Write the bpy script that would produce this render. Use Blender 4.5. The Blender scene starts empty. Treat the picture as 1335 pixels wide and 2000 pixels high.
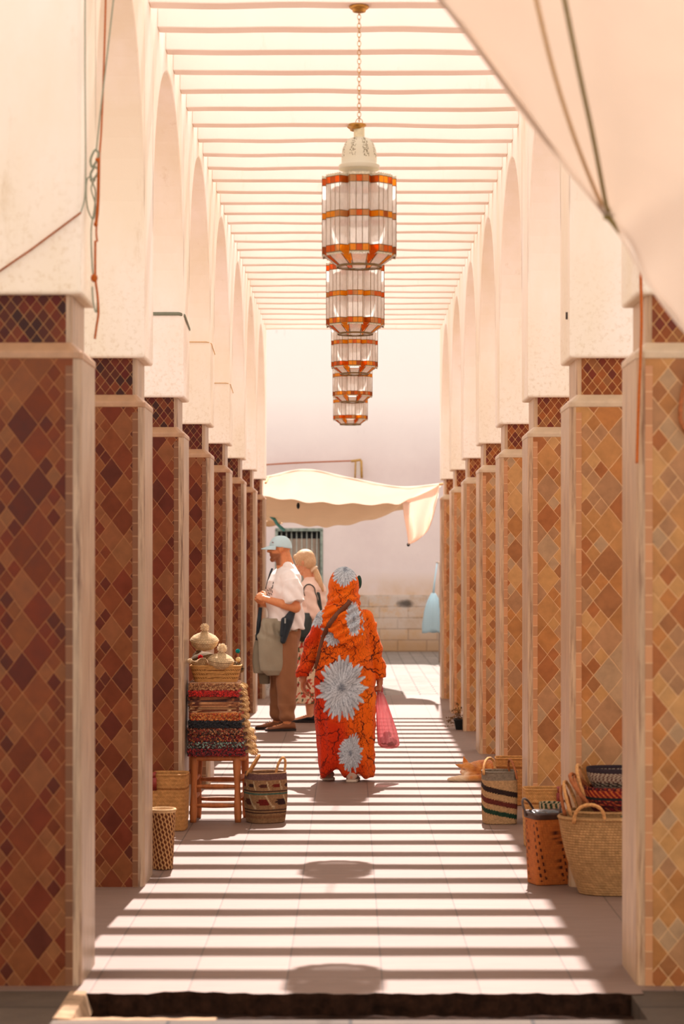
import bpy, bmesh, math, random
import numpy as np
from mathutils import Vector, Matrix, noise
from mathutils.bvhtree import BVHTree

random.seed(7)
rng = np.random.default_rng(11)
C = bpy.context.scene.collection
S = bpy.context.scene

# ------------------------------------------------------------------ camera
CAMZ = 1.55
FPX = 4400.0
cam_d = bpy.data.cameras.new('camera')
cam = bpy.data.objects.new('camera', cam_d)
C.objects.link(cam)
cam.location = (0, 0, CAMZ)
cam.rotation_euler = (math.pi / 2, 0, 0)
cam_d.sensor_fit = 'VERTICAL'
cam_d.sensor_height = 36.0
cam_d.lens = FPX * 36.0 / 2000
cam_d.shift_x = -(684 - 667.5) / 2000
cam_d.shift_y = (1104 - 1000) / 2000
cam_d.clip_end = 300
cam_d.dof.use_dof = True
cam_d.dof.focus_distance = 15.2
cam_d.dof.aperture_fstop = 3.7
S.camera = cam

# ------------------------------------------------------------------ sky, sun, exposure
SUN = Vector((-0.031, -0.83, -1.0))
world = bpy.data.worlds.new('sky')
S.world = world
world.use_nodes = True
bg = world.node_tree.nodes['Background']
bg.inputs[0].default_value = (1.0, 0.935, 0.87, 1)
bg.inputs[1].default_value = 1.25
sl = bpy.data.lights.new('sun', 'SUN')
sl.energy = 10.0
sl.angle = math.radians(0.55)
sl.color = (1.0, 0.89, 0.84)
so = bpy.data.objects.new('sun', sl)
so.rotation_euler = SUN.to_track_quat('-Z', 'Y').to_euler()
so.location = (0, 20, 30)
C.objects.link(so)
S.view_settings.view_transform = 'Standard'
S.view_settings.look = 'None'
S.view_settings.gamma = 1
S.view_settings.use_curve_mapping = False
S.view_settings.exposure = 0.19
S.cycles.use_denoising = True
S.cycles.max_bounces = 10
S.cycles.diffuse_bounces = 7
S.cycles.transparent_max_bounces = 12
S.cycles.sample_clamp_indirect = 8


# ------------------------------------------------------------------ helpers: coordinates
def P(x, y, D):
    """point at distance D seen in the direction of photo pixel x, y"""
    return Vector(((x - 684) * D / FPX, D, CAMZ - (y - 1104) * D / FPX))


def lin(c):
    if isinstance(c, str):
        c = tuple(int(c[i:i + 2], 16) for i in (0, 2, 4))
    return tuple(((v / 255) / 12.92 if v / 255 <= .04045 else ((v / 255 + .055) / 1.055) ** 2.4) for v in c)


def lin4(c):
    return (*lin(c), 1)


# ------------------------------------------------------------------ helpers: node materials
class NT:
    def __init__(s, name, rough=.7, spec=.3):
        s.m = bpy.data.materials.new(name)
        s.m.use_nodes = True
        s.t = s.m.node_tree
        s.b = s.t.nodes['Principled BSDF']
        s.b.inputs['Roughness'].default_value = rough
        s.b.inputs['Specular IOR Level'].default_value = spec

    def n(s, typ, **kw):
        nd = s.t.nodes.new(typ)
        for k, v in kw.items():
            setattr(nd, k, v)
        return nd

    def put(s, sock, v):
        if isinstance(v, bpy.types.NodeSocket):
            s.t.links.new(v, sock)
        elif v is not None:
            sock.default_value = v

    def math(s, op, a, b=None, c=None, clamp=False):
        nd = s.n('ShaderNodeMath', operation=op)
        nd.use_clamp = clamp
        s.put(nd.inputs[0], a)
        s.put(nd.inputs[1], b)
        if c is not None:
            s.put(nd.inputs[2], c)
        return nd.outputs[0]

    def mix(s, f, a, b, blend='MIX'):
        nd = s.n('ShaderNodeMix', data_type='RGBA', blend_type=blend)
        s.put(nd.inputs[0], f)
        s.put(nd.inputs[6], a if isinstance(a, bpy.types.NodeSocket) else (*a[:3], 1))
        s.put(nd.inputs[7], b if isinstance(b, bpy.types.NodeSocket) else (*b[:3], 1))
        return nd.outputs[2]

    def pos(s, obj=False):
        if obj:
            return s.n('ShaderNodeTexCoord').outputs['Object']
        return s.n('ShaderNodeNewGeometry').outputs['Position']

    def xyz(s, v):
        nd = s.n('ShaderNodeSeparateXYZ')
        s.put(nd.inputs[0], v)
        return nd.outputs

    def comb(s, x, y, z=0.0):
        nd = s.n('ShaderNodeCombineXYZ')
        for i, v in enumerate((x, y, z)):
            s.put(nd.inputs[i], v)
        return nd.outputs[0]

    def noise(s, vec, scale, detail=4, rough=.55, out=0):
        nd = s.n('ShaderNodeTexNoise')
        s.put(nd.inputs['Vector'], vec)
        nd.inputs['Scale'].default_value = scale
        nd.inputs['Detail'].default_value = detail
        nd.inputs['Roughness'].default_value = rough
        return nd.outputs[out]

    def scale(s, vec, v3):
        nd = s.n('ShaderNodeVectorMath', operation='MULTIPLY')
        s.put(nd.inputs[0], vec)
        nd.inputs[1].default_value = v3
        return nd.outputs[0]

    def ramp(s, f, stops, interp='LINEAR'):
        nd = s.n('ShaderNodeValToRGB')
        cr = nd.color_ramp
        cr.interpolation = interp
        while len(cr.elements) < len(stops):
            cr.elements.new(.5)
        for e, (p, c) in zip(cr.elements, stops):
            e.position = p
            e.color = (*c[:3], 1)
        s.put(nd.inputs[0], f)
        return nd.outputs[0]

    def step(s, f, a, b):
        nd = s.n('ShaderNodeMapRange')
        nd.inputs['From Min'].default_value = a
        nd.inputs['From Max'].default_value = b
        s.put(nd.inputs[0], f)
        return nd.outputs[0]

    def col(s, v):
        s.put(s.b.inputs['Base Color'], v if isinstance(v, bpy.types.NodeSocket) else (*v[:3], 1))

    def bump(s, h, strength=.3, dist=.01):
        nd = s.n('ShaderNodeBump')
        nd.inputs['Strength'].default_value = strength
        nd.inputs['Distance'].default_value = dist
        s.put(nd.inputs['Height'], h)
        s.t.links.new(nd.outputs[0], s.b.inputs['Normal'])


def simple(name, c, rough=.7, var=.12, scale=30, spec=.3, bump=.15, metal=0, stretch=None, dist=.004):
    k = NT(name, rough, spec)
    p = k.pos(True)
    if stretch:
        p = k.scale(p, stretch)
    nz = k.noise(p, scale, 5)
    a = tuple(x * (1 - var) for x in lin(c))
    b = tuple(min(1, x * (1 + var)) for x in lin(c))
    k.col(k.ramp(nz, [(.3, a), (.7, b)]))
    k.b.inputs['Metallic'].default_value = metal
    if bump:
        k.bump(nz, bump, dist)
    return k.m


def attr_mat(name, rough=.8, weave=None, bump=.3, fine=0, spec=.2, sheen=0, dark=.55):
    """colour from the mesh's own dyed pattern; weave = (u size, v size) of the woven cells in metres"""
    k = NT(name, rough, spec)
    at = k.n('ShaderNodeVertexColor', layer_name='Col').outputs[0]
    c = at
    if weave:
        uv = k.n('ShaderNodeUVMap', uv_map='UVMap').outputs[0]
        br = k.n('ShaderNodeTexBrick')
        k.put(br.inputs['Vector'], uv)
        br.inputs['Scale'].default_value = 1
        br.inputs['Brick Width'].default_value = weave[0]
        br.inputs['Row Height'].default_value = weave[1]
        br.inputs['Mortar Size'].default_value = weave[1] * .16
        br.inputs['Mortar Smooth'].default_value = 1
        br.inputs['Color1'].default_value = (1, 1, 1, 1)
        br.inputs['Color2'].default_value = (.78, .78, .78, 1)
        br.inputs['Mortar'].default_value = (dark, dark * .92, dark * .85, 1)
        c = k.mix(1.0, at, br.outputs[0], 'MULTIPLY')
        k.bump(k.math('SUBTRACT', 1.0, br.outputs[1]), bump, .004)
    if fine:
        nz = k.noise(k.pos(True), fine, 4, .7)
        c = k.mix(1.0, c, k.ramp(nz, [(.3, (.75, .75, .75)), (.7, (1.12, 1.12, 1.12))]), 'MULTIPLY')
        if not weave:
            k.bump(nz, bump, .004)
    k.col(c)
    if sheen:
        k.b.inputs['Sheen Weight'].default_value = sheen
    return k.m


# ------------------------------------------------------------------ helpers: mesh building
class MB:
    def __init__(s):
        s.v, s.f, s.mi, s.uv = [], [], [], None

    def add(s, vs, fs, mi=0):
        o = len(s.v)
        s.v += [tuple(p) for p in vs]
        s.f += [tuple(i + o for i in f) for f in fs]
        s.mi += [mi] * len(fs)
        return s

    def box(s, a, b, mi=0):
        (x0, y0, z0), (x1, y1, z1) = a, b
        vs = [(x, y, z) for z in (z0, z1) for y in (y0, y1) for x in (x0, x1)]
        return s.add(vs, [(0, 2, 3, 1), (4, 5, 7, 6), (0, 1, 5, 4), (2, 6, 7, 3), (0, 4, 6, 2), (1, 3, 7, 5)], mi)

    def rings(s, rs, closed=True, caps=True, mi=0, loop=False):
        """rs: list of rings with equal point counts"""
        n = len(rs[0])
        vs = [p for r in rs for p in r]
        fs = []
        R = len(rs)
        for i in range(R if loop else R - 1):
            i2 = (i + 1) % R
            for j in range(n if closed else n - 1):
                j2 = (j + 1) % n
                fs.append((i * n + j, i * n + j2, i2 * n + j2, i2 * n + j))
        if caps and not loop:
            fs.append(tuple(range(n - 1, -1, -1)))
            fs.append(tuple((R - 1) * n + j for j in range(n)))
        return s.add(vs, fs, mi)

    def tube(s, pts, r, n=8, mi=0, loop=False, flat=1.0, up=None):
        pts = [Vector(p) for p in pts]
        rr = r if isinstance(r, (list, tuple)) else [r] * len(pts)
        rs = []
        N = len(pts)
        prev = None
        for i, p in enumerate(pts):
            if loop:
                t = pts[(i + 1) % N] - pts[i - 1]
            else:
                t = pts[min(i + 1, N - 1)] - pts[max(i - 1, 0)]
            if t.length < 1e-9:
                t = Vector((0, 0, 1))
            t.normalize()
            if prev is None:
                a = Vector(up) if up else (Vector((0, 0, 1)) if abs(t.z) < .9 else Vector((1, 0, 0)))
                prev = a
            u = prev - t * prev.dot(t)
            if u.length < 1e-6:
                u = t.orthogonal()
            u.normalize()
            prev = u
            w = t.cross(u)
            rs.append([p + (u * math.cos(k) * rr[i] + w * math.sin(k) * rr[i] * flat) for k in
                       [2 * math.pi * j / n for j in range(n)]])
        return s.rings(rs, True, True, mi, loop)

    def lathe(s, prof, c=(0, 0, 0), n=24, mi=0, caps=True, sx=1, sy=1):
        rs = [[(c[0] + r * math.cos(2 * math.pi * j / n) * sx, c[1] + r * math.sin(2 * math.pi * j / n) * sy, c[2] + z)
               for j in range(n)] for r, z in prof]
        return s.rings(rs, True, caps, mi)

    def sphere(s, c, r, n=16, m=10, mi=0, rot=None):
        rx, ry, rz = r if isinstance(r, (tuple, list)) else (r, r, r)
        vs = []
        M = rot if rot is not None else Matrix.Identity(3)
        for i in range(1, m):
            a = math.pi * i / m
            for j in range(n):
                b = 2 * math.pi * j / n
                vs.append(Vector(c) + M @ Vector((rx * math.sin(a) * math.cos(b), ry * math.sin(a) * math.sin(b),
                                                  rz * math.cos(a))))
        top, bot = len(vs), len(vs) + 1
        vs += [Vector(c) + M @ Vector((0, 0, rz)), Vector(c) + M @ Vector((0, 0, -rz))]
        fs = []
        for i in range(m - 2):
            for j in range(n):
                j2 = (j + 1) % n
                fs.append((i * n + j, (i + 1) * n + j, (i + 1) * n + j2, i * n + j2))
        for j in range(n):
            j2 = (j + 1) % n
            fs.append((top, j, j2))
            fs.append((bot, (m - 2) * n + j2, (m - 2) * n + j))
        return s.add(vs, fs, mi)

    def cap(s, a, b, ra, rb, n=12, mi=0):
        """tapered round-ended limb"""
        a, b = Vector(a), Vector(b)
        d = (b - a)
        L = d.length
        d.normalize()
        pts, rr = [], []
        for k in (85, 60, 35, 15):
            t = math.radians(k)
            pts.append(a - d * ra * math.sin(t)); rr.append(ra * math.cos(t))
        for k in range(5):
            pts.append(a + d * L * k / 4); rr.append(ra + (rb - ra) * k / 4)
        for k in (15, 35, 60, 85):
            t = math.radians(k)
            pts.append(b + d * rb * math.sin(t)); rr.append(rb * math.cos(t))
        return s.tube(pts, rr, n, mi)

    def build(s, name, mats, parent=None, smooth=True, bevel=0, seg=2, solid=0):
        me = bpy.data.meshes.new(name)
        me.from_pydata(s.v, [], s.f)
        mats = mats if isinstance(mats, (list, tuple)) else [mats]
        for m in mats:
            me.materials.append(m)
        if len(mats) > 1:
            me.polygons.foreach_set('material_index', s.mi)
        if s.uv is not None:
            l = me.uv_layers.new(name='UVMap')
            uv = np.asarray(s.uv, dtype=np.float32)
            li = np.zeros(len(me.loops), dtype=np.int32)
            me.loops.foreach_get('vertex_index', li)
            l.data.foreach_set('uv', uv[li].ravel())
        bm = bmesh.new(); bm.from_mesh(me)
        if s.uv is None:
            bmesh.ops.recalc_face_normals(bm, faces=bm.faces)
        bm.to_mesh(me); bm.free()
        me.polygons.foreach_set('use_smooth', [smooth] * len(me.polygons))
        o = bpy.data.objects.new(name, me)
        C.objects.link(o)
        if bevel:
            md = o.modifiers.new('bevel', 'BEVEL'); md.width = bevel; md.segments = seg
            md.limit_method = 'ANGLE'; md.angle_limit = math.radians(40); md.harden_normals = False
        if solid:
            md = o.modifiers.new('solid', 'SOLIDIFY'); md.thickness = solid; md.offset = 0
        if parent:
            setparent(o, parent)
        return o


def setparent(o, par):
    """parent while keeping the world place (parents here are never rotated when parts are built)"""
    o.parent = par
    loc = Vector((0, 0, 0))
    q = par
    while q:
        loc += q.location
        q = q.parent
    if loc.length > 0:
        if o.data and hasattr(o.data, 'transform') and o.type == 'MESH':
            o.data.transform(Matrix.Translation(-loc))
        else:
            o.location = Vector(o.location) - loc


def tag(o, label=None, cat=None, group=None, kind=None):
    if label: o['label'] = label
    if cat: o['category'] = cat
    if group: o['group'] = group
    if kind: o['kind'] = kind
    return o


def empty(name, loc, label, cat, group=None):
    o = bpy.data.objects.new(name, None)
    o.empty_display_size = .1
    o.location = loc
    C.objects.link(o)
    return tag(o, label, cat, group)


def rebase(o):
    """put a single mesh's origin at its base"""
    me = o.data
    co = np.empty(len(me.vertices) * 3); me.vertices.foreach_get('co', co)
    co = co.reshape(-1, 3)
    c = Vector(((co[:, 0].min() + co[:, 0].max()) / 2, (co[:, 1].min() + co[:, 1].max()) / 2, co[:, 2].min()))
    me.transform(Matrix.Translation(-c))
    o.location = Vector(o.location) + c
    return o


def copy_tree(o, parent=None):
    c = o.copy(); C.objects.link(c); c.parent = parent
    for ch in list(o.children):
        copy_tree(ch, c)
    return c


def blob(name, mb, mat, voxel=.006, smooth=3, parent=None, colour=None, disp=None, factor=.5):
    """merge overlapping closed shapes into ONE continuous surface"""
    o = mb.build(name, mat)
    md = o.modifiers.new('r', 'REMESH'); md.mode = 'VOXEL'; md.voxel_size = voxel; md.use_smooth_shade = True
    if smooth:
        m2 = o.modifiers.new('s', 'SMOOTH'); m2.factor = factor; m2.iterations = smooth
    dg = bpy.context.evaluated_depsgraph_get()
    me = bpy.data.meshes.new_from_object(o.evaluated_get(dg))
    old = o.data
    o.modifiers.clear()
    o.data = me
    me.name = name
    bpy.data.meshes.remove(old)
    if not me.materials:
        me.materials.append(mat)
    n = len(me.vertices)
    co = np.empty(n * 3, dtype=np.float64); me.vertices.foreach_get('co', co); co = co.reshape(-1, 3)
    if disp:
        no = np.empty(n * 3, dtype=np.float32); me.vertices.foreach_get('normal', no); no = no.reshape(-1, 3)
        co = co + no * disp(co, no)[:, None]
        me.vertices.foreach_set('co', co.ravel())
        me.update()
    if colour is not None:
        paint(me, colour(co) if callable(colour) else colour)
    me.polygons.foreach_set('use_smooth', [True] * len(me.polygons))
    if parent:
        setparent(o, parent)
    return o


def paint(me, cols):
    a = me.color_attributes.new(name='Col', type='FLOAT_COLOR', domain='POINT')
    cols = np.asarray(cols, dtype=np.float32)
    if cols.shape[1] == 3:
        cols = np.concatenate([cols, np.ones((len(cols), 1), dtype=np.float32)], 1)
    a.data.foreach_set('color', cols.ravel())


def vnoise(co, s, seed=0.0):
    """cheap smooth numpy noise in about -1..1"""
    r = np.random.default_rng(int(seed * 100) + 5)
    out = np.zeros(len(co)); amp = 1
    for o in range(3):
        for k in range(4):
            d = r.normal(size=3); d /= np.linalg.norm(d)
            out += amp * np.sin(co @ d * s * (1.7 ** o) * (1 + .3 * k) + r.uniform(0, 6.28)) / 4
        amp *= .6
    return out


def smoothstep(x, a, b):
    t = np.clip((x - a) / (b - a), 0, 1)
    return t * t * (3 - 2 * t)


def mixc(a, b, t):
    a = np.asarray(a); b = np.asarray(b)
    t = np.asarray(t)[..., None]
    return a * (1 - t) + b * t


def cr(pts, t):
    """Catmull-Rom through pts, t in 0..1"""
    n = len(pts) - 1
    f = min(t * n, n - 1e-6); i = int(f); u = f - i
    p = [pts[max(i - 1, 0)], pts[i], pts[i + 1], pts[min(i + 2, n)]]
    return tuple(.5 * (2 * b + (c - a) * u + (2 * a - 5 * b + 4 * c - d) * u * u + (-a + 3 * b - 3 * c + d) * u ** 3) for a, b, c, d in zip(*p))


def rope_pts(pts, n):
    return [Vector(cr([Vector(p) for p in pts], i / n)) for i in range(n + 1)]


# ------------------------------------------------------------------ dimensions of the arcade
F0, BAY, PD = 8.3, 2.548, 0.48          # first pillar front, bay length, pillar depth
XL, XR, PW = -0.992, 1.055, 0.56        # inner faces and pillar width
NP = 8
Z_TILE, Z_CAP, Z_PLAS = 2.325, 2.375, 2.55
Z_SPR, Z_APEX, Z_TOP = 3.20, 4.23, 4.84
Z_BEAM = 4.316


# ------------------------------------------------------------------ materials of the setting
def mat_plaster(name, c1, c2, stain, bscale=14):
    k = NT(name, .9, .15)
    p = k.pos()
    n1 = k.noise(k.scale(p, (1, 1, .45)), 1.6, 6, .6)
    n2 = k.noise(p, 45, 5, .7)
    base = k.mix(k.step(n1, .35, .68), lin(c1), lin(c2))
    n3 = k.noise(k.scale(p, (2.2, 2.2, .5)), 3.2, 8, .75)
    sp = k.math('MULTIPLY', k.step(n3, .60, .74), .35)
    base = k.mix(sp, base, lin(stain))
    z = k.xyz(p)[2]
    foot = k.math('MULTIPLY', k.step(z, 3.15, 2.6), k.step(n2, .52, .66), clamp=True)
    base = k.mix(k.math('MULTIPLY', foot, .30), base, lin(stain))
    k.col(base)
    k.bump(k.math('ADD', n2, k.math('MULTIPLY', n1, 2.0)), .14, .004)
    return k.m


M_PLASTER = mat_plaster('warm_white_plaster', (240, 229, 209), (251, 244, 237), (190, 158, 108))
M_BEAM = mat_plaster('whitewashed_beam', (252, 236, 228), (254, 241, 234), (228, 200, 170))


def mat_diamond(name, w, h, pal, grout, zoff, sub=True, face='x'):
    k = NT(name, .42, .22)
    p = k.pos(); X = k.xyz(p)
    oi = k.n('ShaderNodeObjectInfo')
    u0 = k.math('DIVIDE', k.math('ADD', X[0], 20.0), w)
    v0 = k.math('DIVIDE', k.math('ADD', X[2], zoff), h)
    wob = k.math('MULTIPLY', k.math('SUBTRACT', k.noise(p, 9, 2), .5), .07)
    u0 = k.math('ADD', u0, wob)
    a = k.math('ADD', u0, v0); b = k.math('SUBTRACT', u0, v0)
    b = k.math('ADD', b, 60.0)
    ia = k.math('FLOOR', a); ib = k.math('FLOOR', b)
    fa = k.math('FRACT', a); fb = k.math('FRACT', b)
    rnd = k.n('ShaderNodeTexWhiteNoise', noise_dimensions='4D')
    k.put(rnd.inputs['Vector'], k.comb(ia, ib, 0.0))
    seed = k.math('MULTIPLY', oi.outputs['Random'], 91.0)
    k.put(rnd.inputs['W'], seed)

    def edge(f):
        return k.math('MINIMUM', f, k.math('SUBTRACT', 1.0, f))
    e = k.math('MINIMUM', edge(fa), edge(fb))
    val = rnd.outputs[0]
    if sub:
        colm = k.math('ADD', ia, ib)
        colm = k.math('ADD', colm, k.math('FLOOR', k.math('MULTIPLY', oi.outputs['Random'], 3.0)))
        is_sub = k.math('LESS_THAN', k.math('MODULO', colm, 3.0), .5)
        a2 = k.math('MULTIPLY', a, 2.0); b2 = k.math('MULTIPLY', b, 2.0)
        fa2 = k.math('FRACT', a2); fb2 = k.math('FRACT', b2)
        e2 = k.math('MULTIPLY', k.math('MINIMUM', edge(fa2), edge(fb2)), .5)
        r2 = k.n('ShaderNodeTexWhiteNoise', noise_dimensions='4D')
        k.put(r2.inputs['Vector'], k.comb(k.math('FLOOR', a2), k.math('FLOOR', b2), 3.0))
        k.put(r2.inputs['W'], seed)
        mx = k.n('ShaderNodeMix', data_type='FLOAT')
        k.put(mx.inputs[0], is_sub); k.put(mx.inputs[2], e); k.put(mx.inputs[3], e2)
        e = mx.outputs[0]
        mv = k.n('ShaderNodeMix', data_type='FLOAT')
        k.put(mv.inputs[0], is_sub); k.put(mv.inputs[2], val); k.put(mv.inputs[3], r2.outputs[0])
        val = mv.outputs[0]
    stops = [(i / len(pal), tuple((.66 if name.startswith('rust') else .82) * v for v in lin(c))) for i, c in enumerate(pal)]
    c = k.ramp(val, stops, 'CONSTANT')
    cloud = k.noise(p, 16, 5, .6)
    c = k.mix(1.0, c, k.ramp(cloud, [(.25, (.78, .78, .78)), (.75, (1.16, 1.14, 1.12))]), 'MULTIPLY')
    gw = .020 if sub else .04
    brk = k.math('MULTIPLY', k.noise(p, 40, 2), gw * .9)
    g = k.math('LESS_THAN', e, k.math('ADD', brk, gw * .15))
    c = k.mix(g, c, lin(grout))
    k.col(c)
    k.put(k.b.inputs['Roughness'], k.ramp(cloud, [(.3, (.3, .3, .3)), (.7, (.5, .5, .5))]))
    k.bump(k.math('ADD', k.math('MULTIPLY', k.step(e, 0, .05), .8), k.math('MULTIPLY', cloud, .4)), .25, .004)
    return k.m


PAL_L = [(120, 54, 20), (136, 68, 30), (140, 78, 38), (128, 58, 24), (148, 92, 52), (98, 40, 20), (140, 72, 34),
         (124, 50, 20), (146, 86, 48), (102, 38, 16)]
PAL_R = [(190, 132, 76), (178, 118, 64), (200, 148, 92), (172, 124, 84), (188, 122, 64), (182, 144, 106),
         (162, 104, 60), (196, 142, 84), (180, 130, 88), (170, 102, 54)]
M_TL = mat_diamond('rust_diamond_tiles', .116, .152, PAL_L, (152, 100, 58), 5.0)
M_TR = mat_diamond('sand_diamond_tiles', .146, .180, PAL_R, (208, 162, 114), 5.1)
M_FL = mat_diamond('dark_frieze_tiles', .048, .061, [(80, 26, 14), (104, 40, 20), (92, 24, 14), (60, 24, 18),
                                                  (116, 52, 24), (86, 36, 20)], (168, 124, 76), 5.0, False)
M_FR = mat_diamond('amber_frieze_tiles', .048, .061, [(132, 62, 22), (156, 84, 34), (120, 46, 20), (150, 92, 48),
                                                   (110, 44, 24), (142, 72, 26)], (216, 170, 108), 5.0, False)


def mat_side(name, pale, dark):
    k = NT(name, .35, .45)
    p = k.pos()
    n1 = k.noise(k.scale(p, (22, 22, 1.4)), 2.2, 5, .7)
    n2 = k.noise(k.scale(p, (2, 2, 1)), 2.0, 4)
    c = k.ramp(n1, [(.34, lin(dark)), (.55, lin(pale)), (.75, tuple(min(1, x * 1.15) for x in lin(pale)))])
    c = k.mix(k.step(n2, .45, .7), c, tuple(x * .8 for x in lin(pale)))
    k.col(c)
    k.bump(n1, .15, .003)
    return k.m


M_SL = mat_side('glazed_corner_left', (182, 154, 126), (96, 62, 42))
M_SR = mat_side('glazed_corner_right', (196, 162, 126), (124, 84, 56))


def mat_strip(name, c, grout):
    k = NT(name, .4, .4)
    z = k.xyz(k.pos())[2]
    f = k.math('FRACT', k.math('MULTIPLY', z, 16.0))
    r = k.n('ShaderNodeTexWhiteNoise', noise_dimensions='1D')
    k.put(r.inputs['W'], k.math('FLOOR', k.math('MULTIPLY', z, 16.0)))
    cc = k.ramp(r.outputs[0], [(0, tuple(x * .8 for x in lin(c))), (1, tuple(x * 1.15 for x in lin(c)))])
    k.col(k.mix(k.math('LESS_THAN', f, .07), cc, lin(grout)))
    return k.m


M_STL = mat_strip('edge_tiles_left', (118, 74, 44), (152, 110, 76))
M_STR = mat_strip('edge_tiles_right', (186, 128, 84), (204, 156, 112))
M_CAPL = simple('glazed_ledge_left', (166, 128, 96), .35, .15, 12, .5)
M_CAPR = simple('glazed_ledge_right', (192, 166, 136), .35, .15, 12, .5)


# ------------------------------------------------------------------ arcade walls with arches
def arcade(name, xa, xb):
    pts = []
    r = (BAY - PD) / 2
    for i in range(NP):
        y = F0 + BAY * i
        pts += [(y, Z_PLAS), (y + PD, Z_PLAS)]
        if i < NP - 1:
            yc = y + PD + r
            for k in range(33):
                a = math.pi * (1 - k / 32)
                pts.append((yc + r * math.cos(a), Z_SPR + (Z_APEX - Z_SPR) * math.sin(a)))
    mb = MB()
    n = len(pts)
    vs = []
    for (y, z) in pts:
        vs += [(xa, y, z), (xb, y, z), (xa, y, Z_TOP), (xb, y, Z_TOP)]
    fs = []
    for i in range(n - 1):
        a, b = 4 * i, 4 * i + 4
        fs.append((a, a + 1, b + 1, b))
        if abs(pts[i][0] - pts[i + 1][0]) > 1e-6:
            fs += [(a, b, b + 2, a + 2), (a + 1, a + 3, b + 3, b + 1), (a + 2, b + 2, b + 3, a + 3)]
    e = 4 * (n - 1)
    fs += [(0, 2, 3, 1), (e, e + 1, e + 3, e + 2)]
    mb.add(vs, fs)
    bm = bmesh.new()
    for v in mb.v: bm.verts.new(v)
    bm.verts.ensure_lookup_table()
    for f in mb.f:
        try: bm.faces.new([bm.verts[i] for i in f])
        except ValueError: pass
    bmesh.ops.remove_doubles(bm, verts=bm.verts, dist=1e-5)
    bmesh.ops.recalc_face_normals(bm, faces=bm.faces)
    me = bpy.data.meshes.new(name); bm.to_mesh(me); bm.free()
    me.materials.append(M_PLASTER)
    o = bpy.data.objects.new(name, me); C.objects.link(o)
    md = o.modifiers.new('bevel', 'BEVEL'); md.width = .014; md.segments = 3
    md.limit_method = 'ANGLE'; md.angle_limit = math.radians(50)
    for p in me.polygons: p.use_smooth = False
    return tag(o, kind='structure')


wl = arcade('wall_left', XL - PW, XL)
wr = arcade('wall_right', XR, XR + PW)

# ------------------------------------------------------------------ ground
def mat_floor():
    k = NT('marble_floor_tiles', .55, .35)
    p = k.pos(); X = k.xyz(p)
    t = .355
    u = k.math('DIVIDE', k.math('SUBTRACT', X[0], .118 - t * 40), t)
    v = k.math('DIVIDE', k.math('ADD', X[1], .05), t * 2)
    e1 = k.math('MINIMUM', k.math('FRACT', u), k.math('SUBTRACT', 1.0, k.math('FRACT', u)))
    e2 = k.math('MINIMUM', k.math('FRACT', v), k.math('SUBTRACT', 1.0, k.math('FRACT', v)))
    r = k.n('ShaderNodeTexWhiteNoise', noise_dimensions='3D')
    k.put(r.inputs['Vector'], k.comb(k.math('FLOOR', u), k.math('FLOOR', v), 0.0))
    n1 = k.noise(k.scale(p, (3, 14, 1)), 1.5, 6, .65)
    c = k.ramp(n1, [(.3, lin((113, 88, 74))), (.7, lin((126, 99, 85)))])
    c = k.mix(1.0, c, k.ramp(r.outputs[0], [(0, (.9, .9, .9)), (1, (1.05, 1.05, 1.05))]), 'MULTIPLY')
    d = k.math('MULTIPLY', k.math('LESS_THAN', e1, .009), .7)
    d2 = k.math('MULTIPLY', k.math('LESS_THAN', e2, .006), .3)
    c = k.mix(k.math('MAXIMUM', d, d2), c, lin((70, 56, 46)))
    spots = k.step(k.noise(p, 7, 8, .8), .70, .74)
    c = k.mix(k.math('MULTIPLY', spots, .4), c, lin((90, 72, 60)))
    k.col(c)
    k.bump(k.step(k.math('MINIMUM', e1, e2), 0, .02), .2, .003)
    return k.m


M_FLOOR = mat_floor()
ox = 3.4
mb = MB()
# floor slab of the arcade with a chipped front nosing
nx = 70
top, bot = [], []
for i in range(nx + 1):
    x = -1.0 + 2.06 * i / nx
    dn = .012 * math.sin(i * .7) + .01 * math.sin(i * 1.9)
    if -.72 < x < -.42:
        dn += .05 * math.sin((x + .72) / .30 * math.pi)
    y = 8.15 + max(dn, -.01)
    top.append((x, y, 0)); bot.append((x, y + .01, -.2))
back = [(x, 26.9, 0) for x, _, _ in top]
bm_v = top + back + bot
k = nx + 1
fs = [(i, i + 1, k + i + 1, k + i) for i in range(nx)]
mb.add(bm_v, fs)
riser = MB().add(bm_v, [(2 * k + i, 2 * k + i + 1, i + 1, i) for i in range(nx)])
mb.box((-ox, 8.22, -.2), (-1.0, 26.9, 0)); mb.box((1.06, 8.22, -.2), (ox, 26.9, 0))
fl = mb.build('floor', M_FLOOR, smooth=False); tag(fl, kind='structure')


def mat_paving(name, w, h, c1, c2, mort, mix=.35, ms=.012):
    k = NT(name, .75, .25)
    p = k.pos()
    br = k.n('ShaderNodeTexBrick')
    k.put(br.inputs['Vector'], p)
    br.inputs['Scale'].default_value = 1
    br.inputs['Brick Width'].default_value = w
    br.inputs['Row Height'].default_value = h
    br.inputs['Mortar Size'].default_value = ms
    br.inputs['Mortar Smooth'].default_value = .4
    br.inputs['Color1'].default_value = lin4(c1)
    br.inputs['Color2'].default_value = lin4(c2)
    br.inputs['Mortar'].default_value = lin4(mort)
    n = k.noise(p, 6, 6, .65)
    k.col(k.mix(1.0, br.outputs[0], k.ramp(n, [(.3, (.75, .75, .75)), (.7, (1.1, 1.1, 1.1))]), 'MULTIPLY'))
    k.bump(k.math('SUBTRACT', n, br.outputs[1]), .3, .008)
    return k.m


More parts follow.
